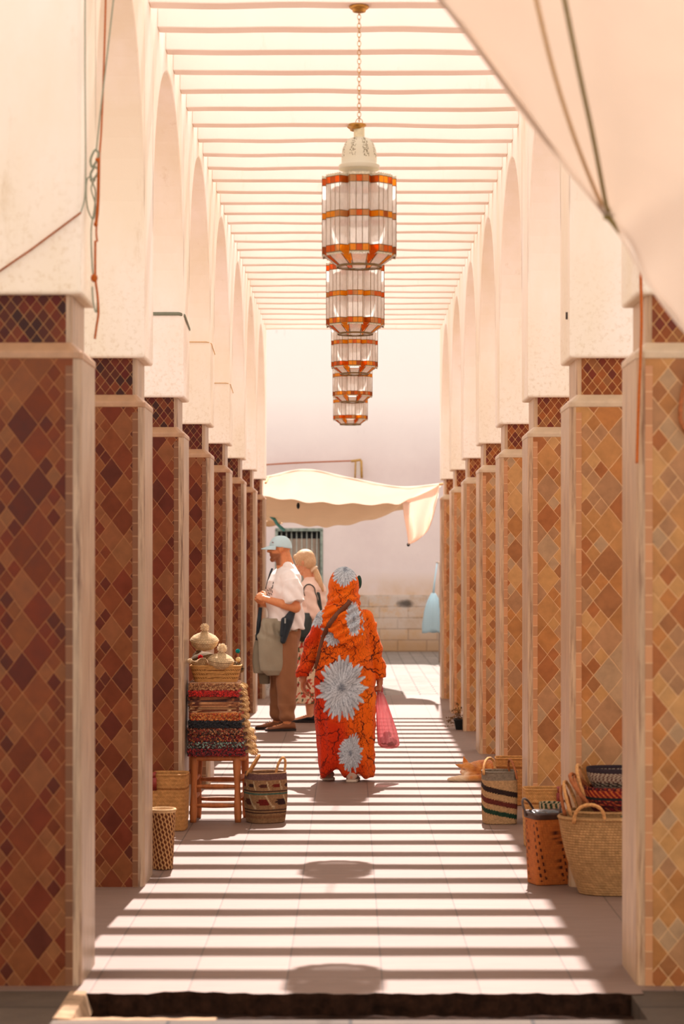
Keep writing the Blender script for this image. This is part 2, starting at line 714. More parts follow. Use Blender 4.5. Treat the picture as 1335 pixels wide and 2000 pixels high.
M_PAVE_F = mat_paving('dark_front_paving', .62, .33, (74, 60, 48), (90, 74, 60), (40, 32, 26), ms=.008)
M_PAVE_B = mat_paving('street_paving', .42, .21, (132, 120, 110), (148, 134, 124), (74, 66, 60))
mb = MB()
mb.box((-3.4, -8, -.2), (3.4, 7.70, -.004))
mb.box((-ox, 7.70, -.2), (-.985, 8.22, -.004)); mb.box((1.015, 7.70, -.2), (ox, 8.22, -.004))
tag(mb.build('floor_front', M_PAVE_F, smooth=False), kind='structure')
mb = MB(); mb.box((-14, 26.9, -.2), (14, 60, -.006))
tag(mb.build('floor_street', M_PAVE_B, smooth=False), kind='structure')

M_PAVE_O = mat_paving('pale_bounce_paving', .6, .6, (178, 162, 150), (190, 174, 162), (128, 114, 104), ms=.008)  # unseen outer ground, made pale to bounce sunlight into the arcade
mb = MB(); mb.box((-14, -8, -.2), (-ox, 26.9, -.02)); mb.box((ox, -8, -.2), (14, 26.9, -.02))
tag(mb.build('floor_square', M_PAVE_O, smooth=False), kind='structure')

# broken drain channel in front of the floor edge
M_EARTH = simple('dark_earth', (44, 26, 16), .95, .5, 25, .1, .6, dist=.02)
tag(riser.build('trim_3', M_EARTH, smooth=False), kind='structure')
M_LIP = simple('worn_cement_lip', (158, 128, 100), .9, .3, 18, .1, .5, dist=.01)
mb = MB()
gx, gy = 80, 14
vs = []
for j in range(gy + 1):
    for i in range(gx + 1):
        x = -.985 + 2.0 * i / gx; y = 7.70 + .50 * j / gy
        z = -.075 + .012 * noise.noise(Vector((x * 6, y * 6, 0))) + .006 * noise.noise(Vector((x * 25, y * 25, 3)))
        if j > gy - 3: z = -.08
        vs.append((x, y, z))
mb.add(vs, [(j * (gx + 1) + i, j * (gx + 1) + i + 1, (j + 1) * (gx + 1) + i + 1, (j + 1) * (gx + 1) + i)
            for j in range(gy) for i in range(gx)])
o = mb.build('floor_channel', M_EARTH); tag(o, kind='structure')
mb = MB()
for (x0, x1, y0, y1, h) in [(-1.0, -.46, 7.70, 7.77, .002), (.62, .93, 7.70, 7.76, -.02), (-.46, .62, 7.70, 7.725, -.03)]:
    n = 24; rs = []
    for i in range(n + 1):
        x = x0 + (x1 - x0) * i / n; w = noise.noise(Vector((x * 14, 2, 0))) * .012
        rs.append([(x, y0 - .01, -.075), (x, y0 - .01, h - .004), (x, y1 + w, h - .012 + w * .5), (x, y1 + .03 + w, -.075)])
    mb.rings(rs)
n = 12; rs = []
for i in range(n + 1):
    y = 7.70 + .50 * i / n; w = noise.noise(Vector((4, y * 14, 0))) * .01
    rs.append([(-1.02, y, -.08), (-1.02, y, .003), (-.955 + w, y, .001), (-.93 + w, y, -.07)])
mb.rings(rs)
tag(mb.build('trim_1', M_LIP, smooth=False, bevel=.004), kind='structure')

# ------------------------------------------------------------------ far wall of the street
def mat_back():
    k = NT('lilac_weathered_plaster', .9, .1)
    p = k.pos(); X = k.xyz(p)
    n1 = k.noise(p, .9, 7, .65)
    n2 = k.noise(p, 18, 5, .7)
    c = k.ramp(n1, [(.3, lin((224, 208, 206))), (.7, lin((236, 222, 218)))])
    up = k.step(X[2], 3.3, 4.6)  # sky glow painted in: wall turns near-white towards the top
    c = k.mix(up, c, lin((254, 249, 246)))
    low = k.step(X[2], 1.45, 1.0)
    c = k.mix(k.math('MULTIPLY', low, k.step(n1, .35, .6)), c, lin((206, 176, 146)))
    st = k.step(k.noise(k.scale(p, (2, 2, .6)), 2.4, 8, .8), .62, .72)
    c = k.mix(k.math('MULTIPLY', st, .3), c, lin((170, 146, 136)))
    k.col(c); k.bump(n2, .2, .01)
    return k.m


def mat_stone():
    k = NT('old_stone_courses', .9, .1)
    p = k.pos(); X = k.xyz(p)
    v = k.comb(X[0], X[2])
    br = k.n('ShaderNodeTexBrick'); k.put(br.inputs['Vector'], v)
    for nm, val in (('Scale', 1), ('Brick Width', .52), ('Row Height', .2), ('Mortar Size', .012), ('Mortar Smooth', .6)):
        br.inputs[nm].default_value = val
    br.offset = .37
    br.inputs['Color1'].default_value = lin4((206, 168, 128)); br.inputs['Color2'].default_value = lin4((190, 168, 150))
    br.inputs['Mortar'].default_value = lin4((160, 132, 108))
    n1 = k.noise(p, 2.2, 7, .7)
    c = k.mix(k.math('MULTIPLY', k.step(n1, .40, .54), k.step(X[2], -.1, .8)), br.outputs[0], lin((204, 188, 176)))
    c = k.mix(k.math('MULTIPLY', k.step(X[2], .42, .1), .55), c, lin((150, 112, 76)))
    dx = k.math('DIVIDE', k.math('SUBTRACT', X[0], .985), .17); dz = k.math('DIVIDE', k.math('SUBTRACT', X[2], .86), .085)
    r = k.math('ADD', k.math('MULTIPLY', dx, dx), k.math('MULTIPLY', dz, dz))
    r = k.math('ADD', r, k.math('MULTIPLY', k.noise(p, 9, 4), .9))
    c = k.mix(k.math('MULTIPLY', k.step(r, 1.5, .6), .85), c, lin((58, 54, 50)))
    k.col(c); k.bump(k.math('SUBTRACT', n1, br.outputs[1]), .5, .03)
    return k.m


YB = 40.6
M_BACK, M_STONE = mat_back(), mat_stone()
mb = MB()
wx0, wx1, wz0, wz1 = -1.335, -.515, .72, 2.19
mb.box((-9, YB, -.1), (wx0, YB + .5, 6.4)); mb.box((wx1, YB, -.1), (9, YB + .5, 6.4))
mb.box((wx0, YB, -.1), (wx1, YB + .5, wz0)); mb.box((wx0, YB, wz1), (wx1, YB + .5, 6.4))
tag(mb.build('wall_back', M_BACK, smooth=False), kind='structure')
mb = MB(); mb.box((-9, YB - .05, -.1), (9, YB - .002, 1.02))
o = mb.build('trim_2', M_STONE, smooth=False, bevel=.03); tag(o, kind='structure')

M_WOOD_G = simple('weathered_grey_wood', (176, 156, 140), .85, .2, 8, .1, .4, stretch=(12, 12, 1))
M_GREEN = simple('flaking_green_paint', (136, 148, 138), .6, .35, 14)
M_BLACK = simple('shadow_and_print_black', (26, 30, 34), .6, .2)  # near-black: painted shade in the window, plain black for print, clip and weight
M_IRON = simple('pale_iron', (176, 180, 170), .5, .2)
wn = empty('window_1', ((wx0 + wx1) / 2, YB, wz0), 'barred wooden window with flaking green frame in the far plaster wall', 'window')
tag(wn, kind='structure'); del wn['category']
mb = MB()
for i in range(9):
    x = wx0 + .04 + i * (wx1 - wx0 - .08) / 9
    mb.box((x + .001, YB + .09, wz0 + .05), (x + .080, YB + .12, wz1 - .16))
mb.build('shutter_boards', M_WOOD_G, wn, False, bevel=.004)
mb = MB(); mb.box((wx0, YB + .20, wz0), (wx1, YB + .23, wz1))  # black sheet closing the window, shade behind the boards put into its colour
mb.build('opening_shade_sheet', M_BLACK, wn, False)
mb = MB(); t = .03
mb.box((wx0 - .02, YB - .02, wz0), (wx0 + t, YB + .1, wz1)); mb.box((wx1 - t, YB - .02, wz0), (wx1 + .02, YB + .1, wz1))
mb.box((wx0 - .02, YB - .02, wz1 - .03), (wx1 + .02, YB + .1, wz1 + .03)); mb.box((wx0, YB - .02, wz0 - .03), (wx1, YB + .1, wz0 + .03))
mb.build('window_frame', M_GREEN, wn, False, bevel=.008)
for i in range(8):
    x = wx0 + .09 + i * (wx1 - wx0 - .18) / 7
    mb = MB(); mb.tube([(x, YB + .05, wz0), (x, YB + .05, wz1)], .010, 8)
    mb.build('window_bar', M_IRON, wn)

# facades that close the street on both sides of the arcade
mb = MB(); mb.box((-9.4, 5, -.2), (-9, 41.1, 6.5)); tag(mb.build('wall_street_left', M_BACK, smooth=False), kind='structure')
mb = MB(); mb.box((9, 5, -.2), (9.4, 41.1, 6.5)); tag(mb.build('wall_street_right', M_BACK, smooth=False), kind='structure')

# ------------------------------------------------------------------ tiled pillars
ORD = ['nearest', 'second', 'third', 'fourth', 'fifth', 'sixth', 'seventh', 'farthest']


def section(x0, x1, y0, y1, ch):
    return [(x0 + ch, y0), (x1 - ch, y0), (x1 - ch * .3, y0 + ch * .3), (x1, y0 + ch), (x1, y1 - ch), (x1 - ch * .3, y1 - ch * .3),
            (x1 - ch, y1), (x0 + ch, y1), (x0 + ch * .3, y1 - ch * .3), (x0, y1 - ch), (x0, y0 + ch), (x0 + ch * .3, y0 + ch * .3)]


def pillar_proto(left):
    x0, x1 = (XL - PW, XL) if left else (XR, XR + PW)
    tile, side, strip, fr, capm = (M_TL, M_SL, M_STL, M_FL, M_CAPL) if left else (M_TR, M_SR, M_STR, M_FR, M_CAPR)
    root = empty('tiled_pillar', ((x0 + x1) / 2, F0 + PD / 2, 0), 'x', 'pillar')
    y0, y1 = F0, F0 + PD
    sec = section(x0, x1, y0, y1, .03)
    mb = MB()
    rs = [[(x, y, z) for x, y in sec] for z in (0, Z_TILE)]
    mb.rings(rs, caps=True)
    # front and back faces are tile (0), corners and sides are glazed pale strips (1)
    mb.mi = [0 if j in (0, 6) else 1 for j in range(12)] + [1, 1]
    mb.build('shaft', [tile, side], root, False)
    mb = MB()
    sw = .027
    for xx in (x0 + .03, x1 - .03 - sw):
        mb.box((xx, y0 - .0025, 0.002), (xx + sw, y0 + .01, Z_TILE - .04))
        mb.box((xx, y1 - .01, 0.002), (xx + sw, y1 + .0025, Z_TILE - .04))
    mb.build('edge_tiles', strip, root, False)
    mb = MB()
    ins = .038
    s0 = section(x0 - .003, x1 + .003, y0 - .003, y1 + .003, .03)
    s1 = section(x0 + ins, x1 - ins, y0 + ins, y1 - ins, .02)
    mb.rings([[(x, y, Z_TILE - .014) for x, y in s0], [(x, y, Z_TILE + .012) for x, y in s0], [(x, y, Z_CAP) for x, y in s1]])
    mb.build('ledge', capm, root, False, bevel=.005)
    mb = MB()
    s1 = section(x0 + ins, x1 - ins, y0 + ins, y1 - ins, .022)
    mb.rings([[(x, y, z) for x, y in s1] for z in (Z_CAP - .02, Z_PLAS)])
    mb.mi = [0 if j in (0, 6) else 1 for j in range(12)] + [1, 1]
    mb.build('frieze_band', [fr, side], root, False)
    return root


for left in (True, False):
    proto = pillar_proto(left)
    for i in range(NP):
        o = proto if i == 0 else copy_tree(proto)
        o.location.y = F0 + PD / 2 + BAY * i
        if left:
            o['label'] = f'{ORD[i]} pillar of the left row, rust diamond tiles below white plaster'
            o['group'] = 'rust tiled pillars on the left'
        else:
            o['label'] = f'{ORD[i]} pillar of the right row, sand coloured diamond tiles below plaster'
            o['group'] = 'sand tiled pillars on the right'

# ------------------------------------------------------------------ roof beams
NB0, NB1, BS, BW, BH = -5, 30, .508, .126, .105
words = ['first', 'second', 'third', 'fourth', 'fifth', 'sixth', 'seventh', 'eighth', 'ninth', 'tenth', 'eleventh',
         'twelfth', 'thirteenth', 'fourteenth', 'fifteenth', 'sixteenth', 'seventeenth', 'eighteenth', 'nineteenth',
         'twentieth', 'twenty-first', 'twenty-second', 'twenty-third', 'twenty-fourth', 'twenty-fifth', 'twenty-sixth',
         'twenty-seventh', 'twenty-eighth', 'twenty-ninth', 'thirtieth']


def beam_y(k):
    return 11.2 - BW / 2 + BS * k


for kx in range(NB0, NB1 + 1):
    yc = beam_y(kx)
    mb = MB(); n = 16; rs = []
    for i in range(n + 1):
        x = XL + (XR - XL) * i / n
        w1, w2, w3 = (noise.noise(Vector((x * 2.2, kx * 3.1, q))) * .008 for q in (0, 5, 9))
        rs.append([(x, yc - BW / 2 + w1, Z_BEAM + w2), (x, yc + BW / 2 + w1, Z_BEAM + w2),
                   (x, yc + BW / 2 + w1, Z_BEAM + BH + w3), (x, yc - BW / 2 + w1, Z_BEAM + BH + w3)])
    mb.rings(rs)
    o = mb.build('roof_beam', M_BEAM, smooth=False, bevel=.006)
    rebase(o)
    if kx == 0: lb = 'whitewashed roof beam the nearest lantern canopy is fixed to'
    elif kx < 0: lb = f'whitewashed roof beam, {words[-kx-1]} in front of the one holding the nearest lantern'
    else: lb = f'whitewashed roof beam, {words[kx-1]} behind the one holding the nearest lantern'
    tag(o, lb, 'beam', 'roof beams over the arcade')
# ------------------------------------------------------------------ hanging glass lanterns
M_BRASS = simple('aged_brass', (176, 132, 66), .35, .2, 30, .5, .1, .8)
M_LEAD = simple('dull_gold_came', (124, 100, 62), .45, .2, 30, .4, .1, .5)


def mat_glass(name, c, tr=.55, clear=.15):
    k = NT(name, .25, .5)
    n = k.noise(k.scale(k.pos(True), (60, 60, 18)), 1.6, 4, .6)
    col = k.ramp(n, [(.3, tuple(x * .86 for x in lin(c))), (.7, tuple(min(1, x * 1.06) for x in lin(c)))])
    k.col(col)
    k.bump(n, .3, .002)
    t = k.n('ShaderNodeBsdfTranslucent'); k.put(t.inputs[0], col)
    mx = k.n('ShaderNodeMixShader'); mx.inputs[0].default_value = tr
    out = k.t.nodes['Material Output']
    k.t.links.new(k.b.outputs[0], mx.inputs[1]); k.t.links.new(t.outputs[0], mx.inputs[2])
    tp = k.n('ShaderNodeBsdfTransparent'); tp.inputs[0].default_value = (*[min(1, v * 1.1) for v in lin(c)], 1)
    m2 = k.n('ShaderNodeMixShader'); m2.inputs[0].default_value = clear
    k.t.links.new(mx.outputs[0], m2.inputs[1]); k.t.links.new(tp.outputs[0], m2.inputs[2])
    k.t.links.new(m2.outputs[0], out.inputs[0])
    return k.m


M_GW = mat_glass('milky_white_glass', (250, 247, 243), .68, .42)
AMB = [mat_glass('yellow_amber_glass', (246, 176, 40)), mat_glass('orange_amber_glass', (232, 124, 26)),
       mat_glass('brown_amber_glass', (198, 108, 36)), mat_glass('pale_amber_glass', (222, 168, 104))]


def mat_dome():
    k = NT('pierced_white_metal', .45, .5)
    p = k.pos(True)
    a = k.n('ShaderNodeMath', operation='ARCTAN2'); X = k.xyz(p)
    k.put(a.inputs[0], X[1]); k.put(a.inputs[1], X[0])
    lob = k.math('FRACT', k.math('MULTIPLY', a.outputs[0], 8 / (2 * math.pi)))
    band = k.math('LESS_THAN', k.math('ABSOLUTE', k.math('SUBTRACT', lob, .5)), .24)
    v = k.n('ShaderNodeTexVoronoi', distance='EUCLIDEAN'); k.put(v.inputs['Vector'], p); v.inputs['Scale'].default_value = 130
    hole = k.math('LESS_THAN', v.outputs['Distance'], .42)
    zz = k.math('MULTIPLY', k.math('GREATER_THAN', X[2], -.155), k.math('LESS_THAN', X[2], -.055))
    f = k.math('MULTIPLY', k.math('MULTIPLY', band, hole), zz)
    k.col(k.mix(f, lin((206, 200, 178)), lin((104, 92, 58))))
    k.bump(k.math('SUBTRACT', 1.0, f), .5, .004)
    return k.m


M_DOME = mat_dome()
M_RIM = simple('pale_filigree_metal', (196, 188, 164), .45, .3, 140, .5, .5)
R0 = .188


def plan(nb=8, R=R0):
    """scalloped outline: flat bays standing out, shallow notches between them; every edge is one pane"""
    pts = []
    for b in range(nb):
        a0 = 2 * math.pi * b / nb
        ha = .25
        L = Vector((math.cos(a0 - ha), math.sin(a0 - ha))) * R
        Q = Vector((math.cos(a0 + ha), math.sin(a0 + ha))) * R
        for t in (0, 1 / 3, 2 / 3, 1): pts.append(L.lerp(Q, t))
        an = a0 + math.pi / nb
        pts.append(Vector((math.cos(an), math.sin(an))) * R * .76)
    return pts


def lantern(cx, cy, zt, rod, label):
    """zt = top of the collar, rod = distance up to the beam"""
    root = empty('hanging_lantern', (cx, cy, zt), label, 'lantern', 'glass lanterns in a row under the beams')
    pl = plan()
    n = len(pl)
    ztop, zbot = zt - .262, zt - .632
    g = [MB(), MB()]; am = [MB(), MB(), MB()]; fr = MB()
    hb = .034
    zz = [ztop, ztop - hb, (ztop + zbot) / 2 + hb * .45, (ztop + zbot) / 2 - hb * .45, zbot + hb, zbot]
    r = random.Random(int(cy * 10))
    for i in range(n):
        a, b = pl[i], pl[(i + 1) % n]
        for (s, (z1, z0)) in enumerate(zip(zz[:-1], zz[1:])):
            q = [(cx + a.x, cy + a.y, z0), (cx + b.x, cy + b.y, z0), (cx + b.x, cy + b.y, z1), (cx + a.x, cy + a.y, z1)]
            if s in (1, 3): g[s // 2].add(q, [(0, 1, 2, 3)])
            else: am[s // 2].add(q, [(0, 1, 2, 3)], r.choice([0, 1, 1, 2, 3, 0]))
        fr.tube([(cx + a.x, cy + a.y, zbot), (cx + a.x, cy + a.y, ztop)], .0016, 5)
    for z in zz:
        fr.tube([(cx + p.x, cy + p.y, z) for p in pl], .0022, 5, loop=True)
    for q in g: q.build('white_glass_panes', M_GW, root, False, solid=.002)
    for q in am: q.build('amber_glass_band', AMB, root, False, solid=.002)['label'] = 'band of small amber and orange squares'
    fr.build('metal_came', M_LEAD, root)
    # pierced crest above and below the body
    for (z0, z1, rr) in ((ztop, ztop + .016, 1.0), (zbot - .014, zbot, .985)):
        crest = MB(); sub = []
        for i in range(n):
            a, b = pl[i], pl[(i + 1) % n]
            for t in (0, .25, .5, .75): sub.append(a.lerp(b, t) * rr)
        m = len(sub)
        vs = [(cx + p.x, cy + p.y, z0 if z0 > zbot else z1) for p in sub] + \
             [(cx + p.x, cy + p.y, (z1 if z0 > zbot else z0) - (.005 if k % 2 else 0) * (1 if z0 > zbot else -1)) for k, p in enumerate(sub)]
        crest.add(vs, [(k, (k + 1) % m, m + (k + 1) % m, m + k) for k in range(m)])
        crest.build('pierced_crest', M_RIM, root, False, solid=.002)
    # funnel of glass under the body
    fu = MB(); ff = MB(); rb = .105; zf = zbot - .055
    for b in range(8):
        a0 = 2 * math.pi * b / 8; h1 = .235; h2 = .30
        T = [Vector((math.cos(a0 + s * h1), math.sin(a0 + s * h1))) * R0 * .96 for s in (-1, 1)]
        B = [Vector((math.cos(a0 + s * h2), math.sin(a0 + s * h2))) * rb for s in (-1, 1)]
        q = [(cx + T[0].x, cy + T[0].y, zbot), (cx + T[1].x, cy + T[1].y, zbot), (cx + B[1].x, cy + B[1].y, zf), (cx + B[0].x, cy + B[0].y, zf)]
        fu.add(q, [(0, 1, 2, 3)], 0)
        an = a0 + math.pi / 8
        N = Vector((math.cos(a0 + 2 * math.pi / 8 - h1), math.sin(a0 + 2 * math.pi / 8 - h1))) * R0 * .96
        M_ = Vector((math.cos(an), math.sin(an))) * rb
        q2 = [(cx + T[1].x, cy + T[1].y, zbot), (cx + N.x, cy + N.y, zbot), (cx + M_.x, cy + M_.y, zf)]
        fu.add(q2, [(0, 1, 2)], 1 + (b % 2))
        ff.tube([q[0], q[3]], .0022, 5); ff.tube([q[1], q[2]], .0022, 5)
    ff.lathe([(rb + .008, -.006), (rb + .010, .002), (rb, .006), (rb - .004, -.006)], (cx, cy, zf), 32, caps=False)
    fu.build('glass_funnel', [M_GW, AMB[1], AMB[0]], root, False, solid=.002)
    ff.build('funnel_ring', M_LEAD, root)
    # bell dome
    mb = MB()
    prof = [(.030, -.05), (.052, -.058), (.070, -.076), (.082, -.105), (.0875, -.14), (.089, -.18), (.096, -.184), (.102, -.190),
            (.098, -.198), (.102, -.208), (.094, -.212), (.062, -.222), (.075, -.232), (.12, -.262), (.15, -.2625), (.03, -.262)]
    mb.lathe(prof, (cx, cy, zt), 40, caps=False)
    mb.build('pierced_dome', M_DOME, root)
    mb = MB(); mb.lathe([(.027, -.058), (.0265, -.004), (.022, 0), (.001, 0)], (cx, cy, zt), 24, caps=False)
    mb.build('neck', simple('cream_metal', (214, 204, 170), .4, .15) if 'cream_metal' not in bpy.data.materials
             else bpy.data.materials['cream_metal'], root)
    mb = MB(); mb.lathe([(.002, .012), (.030, .010), (.044, .012), (.046, .004), (.034, -.004), (.030, -.014), (.002, -.014)], (cx - .010, cy, zt + .004), 28, caps=False)
    mb.build('brass_collar', M_BRASS, root)
    # chain of round links
    mb = MB(); z = zt + .012
    mb.tube([(cx + .017 * math.cos(t), cy, z + .014 + .019 * math.sin(t)) for t in [2 * math.pi * i / 16 for i in range(16)]], .0018, 6, loop=True)
    z += .030; i = 0
    top = zt + rod - .03
    nl = int((top - z) / .0215)
    st = (top - z) / nl
    for i in range(nl + 1):
        zz_ = z + st * i
        ring = []
        for t in [2 * math.pi * q / 14 for q in range(14)]:
            a, b = .0085 * math.cos(t), .0145 * math.sin(t)
            ring.append((cx + (a if i % 2 else a * .35), cy + (a * .35 if i % 2 else a), zz_ + b))
        mb.tube(ring, .0016, 5, loop=True)
    mb.build('chain', M_BRASS, root)
    mb = MB(); mb.lathe([(.001, 0), (.050, -.001), (.050, -.006), (.040, -.014), (.034, -.016), (.032, -.026), (.018, -.030), (.001, -.030)],
                        (cx, cy, zt + rod), 28, caps=False)
    mb.build('canopy', M_BRASS, root)
    return root


LN = ['nearest glass lantern, brass canopy and chain visible, pierced white bell on top',
      'second glass lantern, hanging directly behind the nearest one',
      'third glass lantern from the front, middle of the row of five',
      'fourth glass lantern from the front, only its lower body showing',
      'farthest glass lantern, smallest and lowest in the photo']
for (kb, zh, cx, lb) in zip((0, 6, 13, 19, 25), (3.07, 3.05, 3.10, 3.10, 3.083), (.043, .030, .032, .019, 0.0), LN):
    zt = zh + .632 + .012
    lantern(cx, beam_y(kb), zt, Z_BEAM - zt - .004, lb)
# ------------------------------------------------------------------ basketry
def sup(t, a, b, e):
    c, s = math.cos(t), math.sin(t)
    return (a * abs(c) ** (2 / e) * (1 if c >= 0 else -1), b * abs(s) ** (2 / e) * (1 if s >= 0 else -1))


def basket_body(c, a0, b0, a1, b1, h, e=2.0, n=160, m=70, th=.008, rot=0, bulge=0, tilt=(0, 0), wav=0, floor=True, rim=0, seed=0):
    """open woven vessel: outer wall, rim, inner wall and floor; uv in metres"""
    mb = MB(); uv = []; rings = []
    rr = random.Random(seed); ph = [rr.uniform(0, 6) for _ in range(4)]

    def ring(f, off, z, uoff):
        a = a0 + (a1 - a0) * f + bulge * math.sin(math.pi * f) + off
        b = b0 + (b1 - b0) * f + bulge * math.sin(math.pi * f) + off
        pts = []; per = 0; last = None
        for j in range(n):
            t = 2 * math.pi * j / n
            x, y = sup(t, max(a, .003), max(b, .003), e)
            w = 1 + wav * f * (math.sin(2 * t + ph[0]) * .5 + math.sin(3 * t + ph[1]) * .5)
            x *= w; y *= w
            zz = z + f * (tilt[0] * x + tilt[1] * y) + wav * .25 * f * math.sin(2 * t + ph[2]) * max(a, .02)
            if last: per += math.hypot(x - last[0], y - last[1])
            last = (x, y)
            xr = x * math.cos(rot) - y * math.sin(rot); yr = x * math.sin(rot) + y * math.cos(rot)
            pts.append((c[0] + xr, c[1] + yr, c[2] + zz)); uv.append((per, uoff))
        rings.append(pts)
    ring(0, -min(a0, b0) * .97, 0, 0)
    ring(0, -.006, 0, 0)
    for i in range(m + 1): ring(i / m, 0, h * i / m if i else .003, h * i / m)
    if rim:
        ring(1, rim * .5, h + rim * .2, h + .002); ring(1, rim * .5, h + rim * .9, h + .004)
    ring(1, -th * .3, h + th * .6 + rim, h + .005)
    ring(1, -th * .8, h + th * .4 + rim, h + .005)
    for i in range(12, -1, -1): ring(i / 12, -th, max(h * i / 12, th), h * i / 12)
    ring(0, -min(a0, b0) * .97, th, 0)
    mb.rings(rings, True, True)
    mb.uv = uv + [] if len(uv) == len(mb.v) else None
    mb.uv = np.array(uv)
    mb.uvh = np.array(uv)
    return mb


def woven(name, mb, mat, parent, colfun):
    o = mb.build(name, mat, parent)
    paint(o.data, colfun(mb.uvh[:, 0], mb.uvh[:, 1]))
    return o


def handle(parent, p0, p1, peak, r, mat, name='handle', lean=(0, 0, 0), n=22, wrap=True):
    p0, p1, lean = Vector(p0), Vector(p1), Vector(lean)
    pts = []
    for i in range(n + 1):
        t = math.pi * (1 - i / n)
        q = p0.lerp(p1, .5 - .5 * math.cos(t))
        q = p0.lerp(p1, (1 + math.cos(t)) / 2) + (Vector((0, 0, peak)) + lean) * (math.sin(t) ** .75)
        pts.append(q)
    mb = MB(); mb.tube(pts, [r * (1 + .10 * math.sin(i * 2.1)) for i in range(n + 1)], 10)
    return mb.build(name, mat, parent)


def lc(c): return np.array(lin(c))


def const(c): return lambda u, v: np.tile(lc(c), (len(u), 1))


M_WV = attr_mat('fine_palm_weave', .8, (.011, .0075), .5, 40)
M_WC = attr_mat('coarse_coil_weave', .85, (.016, .012), .6, 30)
M_WX = attr_mat('crochet_raffia', .9, (.009, .009), .6, 60, dark=.4)
M_ROPE = simple('plaited_palm_handle', (196, 142, 88), .85, .3, 90, .15, .6)
M_ROPE_D = simple('tan_leather_wrapped_handle', (156, 90, 50), .7, .3, 60, .25, .4)
M_STRAW = simple('pale_straw', (206, 166, 116), .85, .2, 80, .1, .5)
M_LEATH = simple('dark_leather', (64, 42, 32), .4, .3, 40, .5, .3)
M_REDL = simple('red_leather', (128, 36, 22), .5, .25, 40, .4)


def basket(name, label, cat, loc, group=None):
    return empty(name, loc, label, cat, group)


# --- patterned handled basket on the floor by the stool
b = P(517, 1610, 13.5); b.y += .11; b.z = 0
root = basket('handled_basket', 'round woven basket with brown and cream motifs beside the wooden stool, two tan handles', 'basket', b)


def pat_motif(u, v):
    c = np.tile(lc((164, 122, 84)), (len(u), 1))
    dark, red, teal, dd = lc((88, 44, 34)), lc((120, 34, 24)), lc((72, 106, 92)), lc((58, 34, 30))
    def band(a, b_, col):
        m = (v > a) & (v < b_); c[m] = col
    band(.03, .05, lc((150, 104, 70)))
    for a, b_, col in ((.060, .068, dd), (.078, .084, dd), (.176, .186, teal), (.192, .197, dd), (.262, .30, lc((120, 84, 80)))):
        band(a, b_, col)
    for (z0, z1, per, ph) in ((.088, .172, .118, 0), (.202, .255, .085, .02)):
        m = (v > z0) & (v < z1)
        x = np.mod(u + ph, per) / per; y = (v - z0) / (z1 - z0)
        qx = np.floor(x * 8) / 8; qy = np.floor(y * 7) / 7
        star = (np.abs(qx - .44) + np.abs(qy - .43) * .8) < .34
        notch = (np.abs(qx - .44) < .08) & (np.abs(qy - .43) > .25)
        k = m & star & ~notch
        alt = (np.floor((u + ph) / per).astype(int) % 3)
        c[k & (alt == 0)] = dark; c[k & (alt == 1)] = red; c[k & (alt == 2)] = dd
        zig = m & (np.abs(np.abs(x - .95) - .5 + .5 - y * .3) < .05); c[zig] = lc((206, 178, 136))
    return c


mb = basket_body(b, .108, .10, .118, .11, .30, 3.0, 200, 90, .008, .5, .010, wav=.04)
woven('basket_wall', mb, M_WX, root, pat_motif)
handle(root, (b.x - .115, b.y - .06, .285), (b.x - .10, b.y + .05, .285), .12, .0075, M_ROPE, lean=(.07, -.03, 0))
handle(root, (b.x + .06, b.y + .02, .285), (b.x + .11, b.y + .03, .285), .10, .0075, M_ROPE, lean=(.02, 0, 0))

# --- striped shopping basket, right side
b = P(977, 1611, 13.45); b.y += .10; b.z = 0
root = basket('striped_basket', 'cream basket with slanting brown, wine and green stripes in front of the ginger cat', 'basket', b)


def pat_stripe(u, v):
    s = v - .055 * np.sin(u * 4.2 + 1.2)
    c = np.tile(lc((204, 160, 112)), (len(u), 1))
    for a, w, col in ((.07, .030, (36, 66, 48)), (.135, .032, (112, 46, 36)), (.205, .032, (54, 34, 30))):
        c[np.abs(s - a - .0) < w * .5 + .002 * np.sin(u * 400)] = lc(col)
    t = (v > .262); c[t] = lc((150, 132, 112))
    return c


mb = basket_body(b, .098, .085, .104, .088, .31, 4.0, 200, 90, .007, .12, .004, wav=.05, rim=.004)
woven('basket_wall', mb, M_WX, root, pat_stripe)
handle(root, (b.x - .10, b.y - .09, .30), (b.x - .02, b.y + .09, .30), .085, .008, M_ROPE, lean=(-.0, .06, 0))
handle(root, (b.x + .10, b.y - .085, .27), (b.x + .07, b.y + .07, .27), .11, .007, M_ROPE_D, lean=(-.02, .02, 0))

# --- tall tan bins (rectangular woven with small red leather tab)
def pat_bin(base, dk):
    def f(u, v):
        c = np.tile(lc(base), (len(u), 1))
        s = .5 + .5 * np.sin(v * 260); c = mixc(c, lc(dk), .35 * s)
        m = np.abs(v - .245) < .006; c[m] = lc(dk)
        return c
    return f


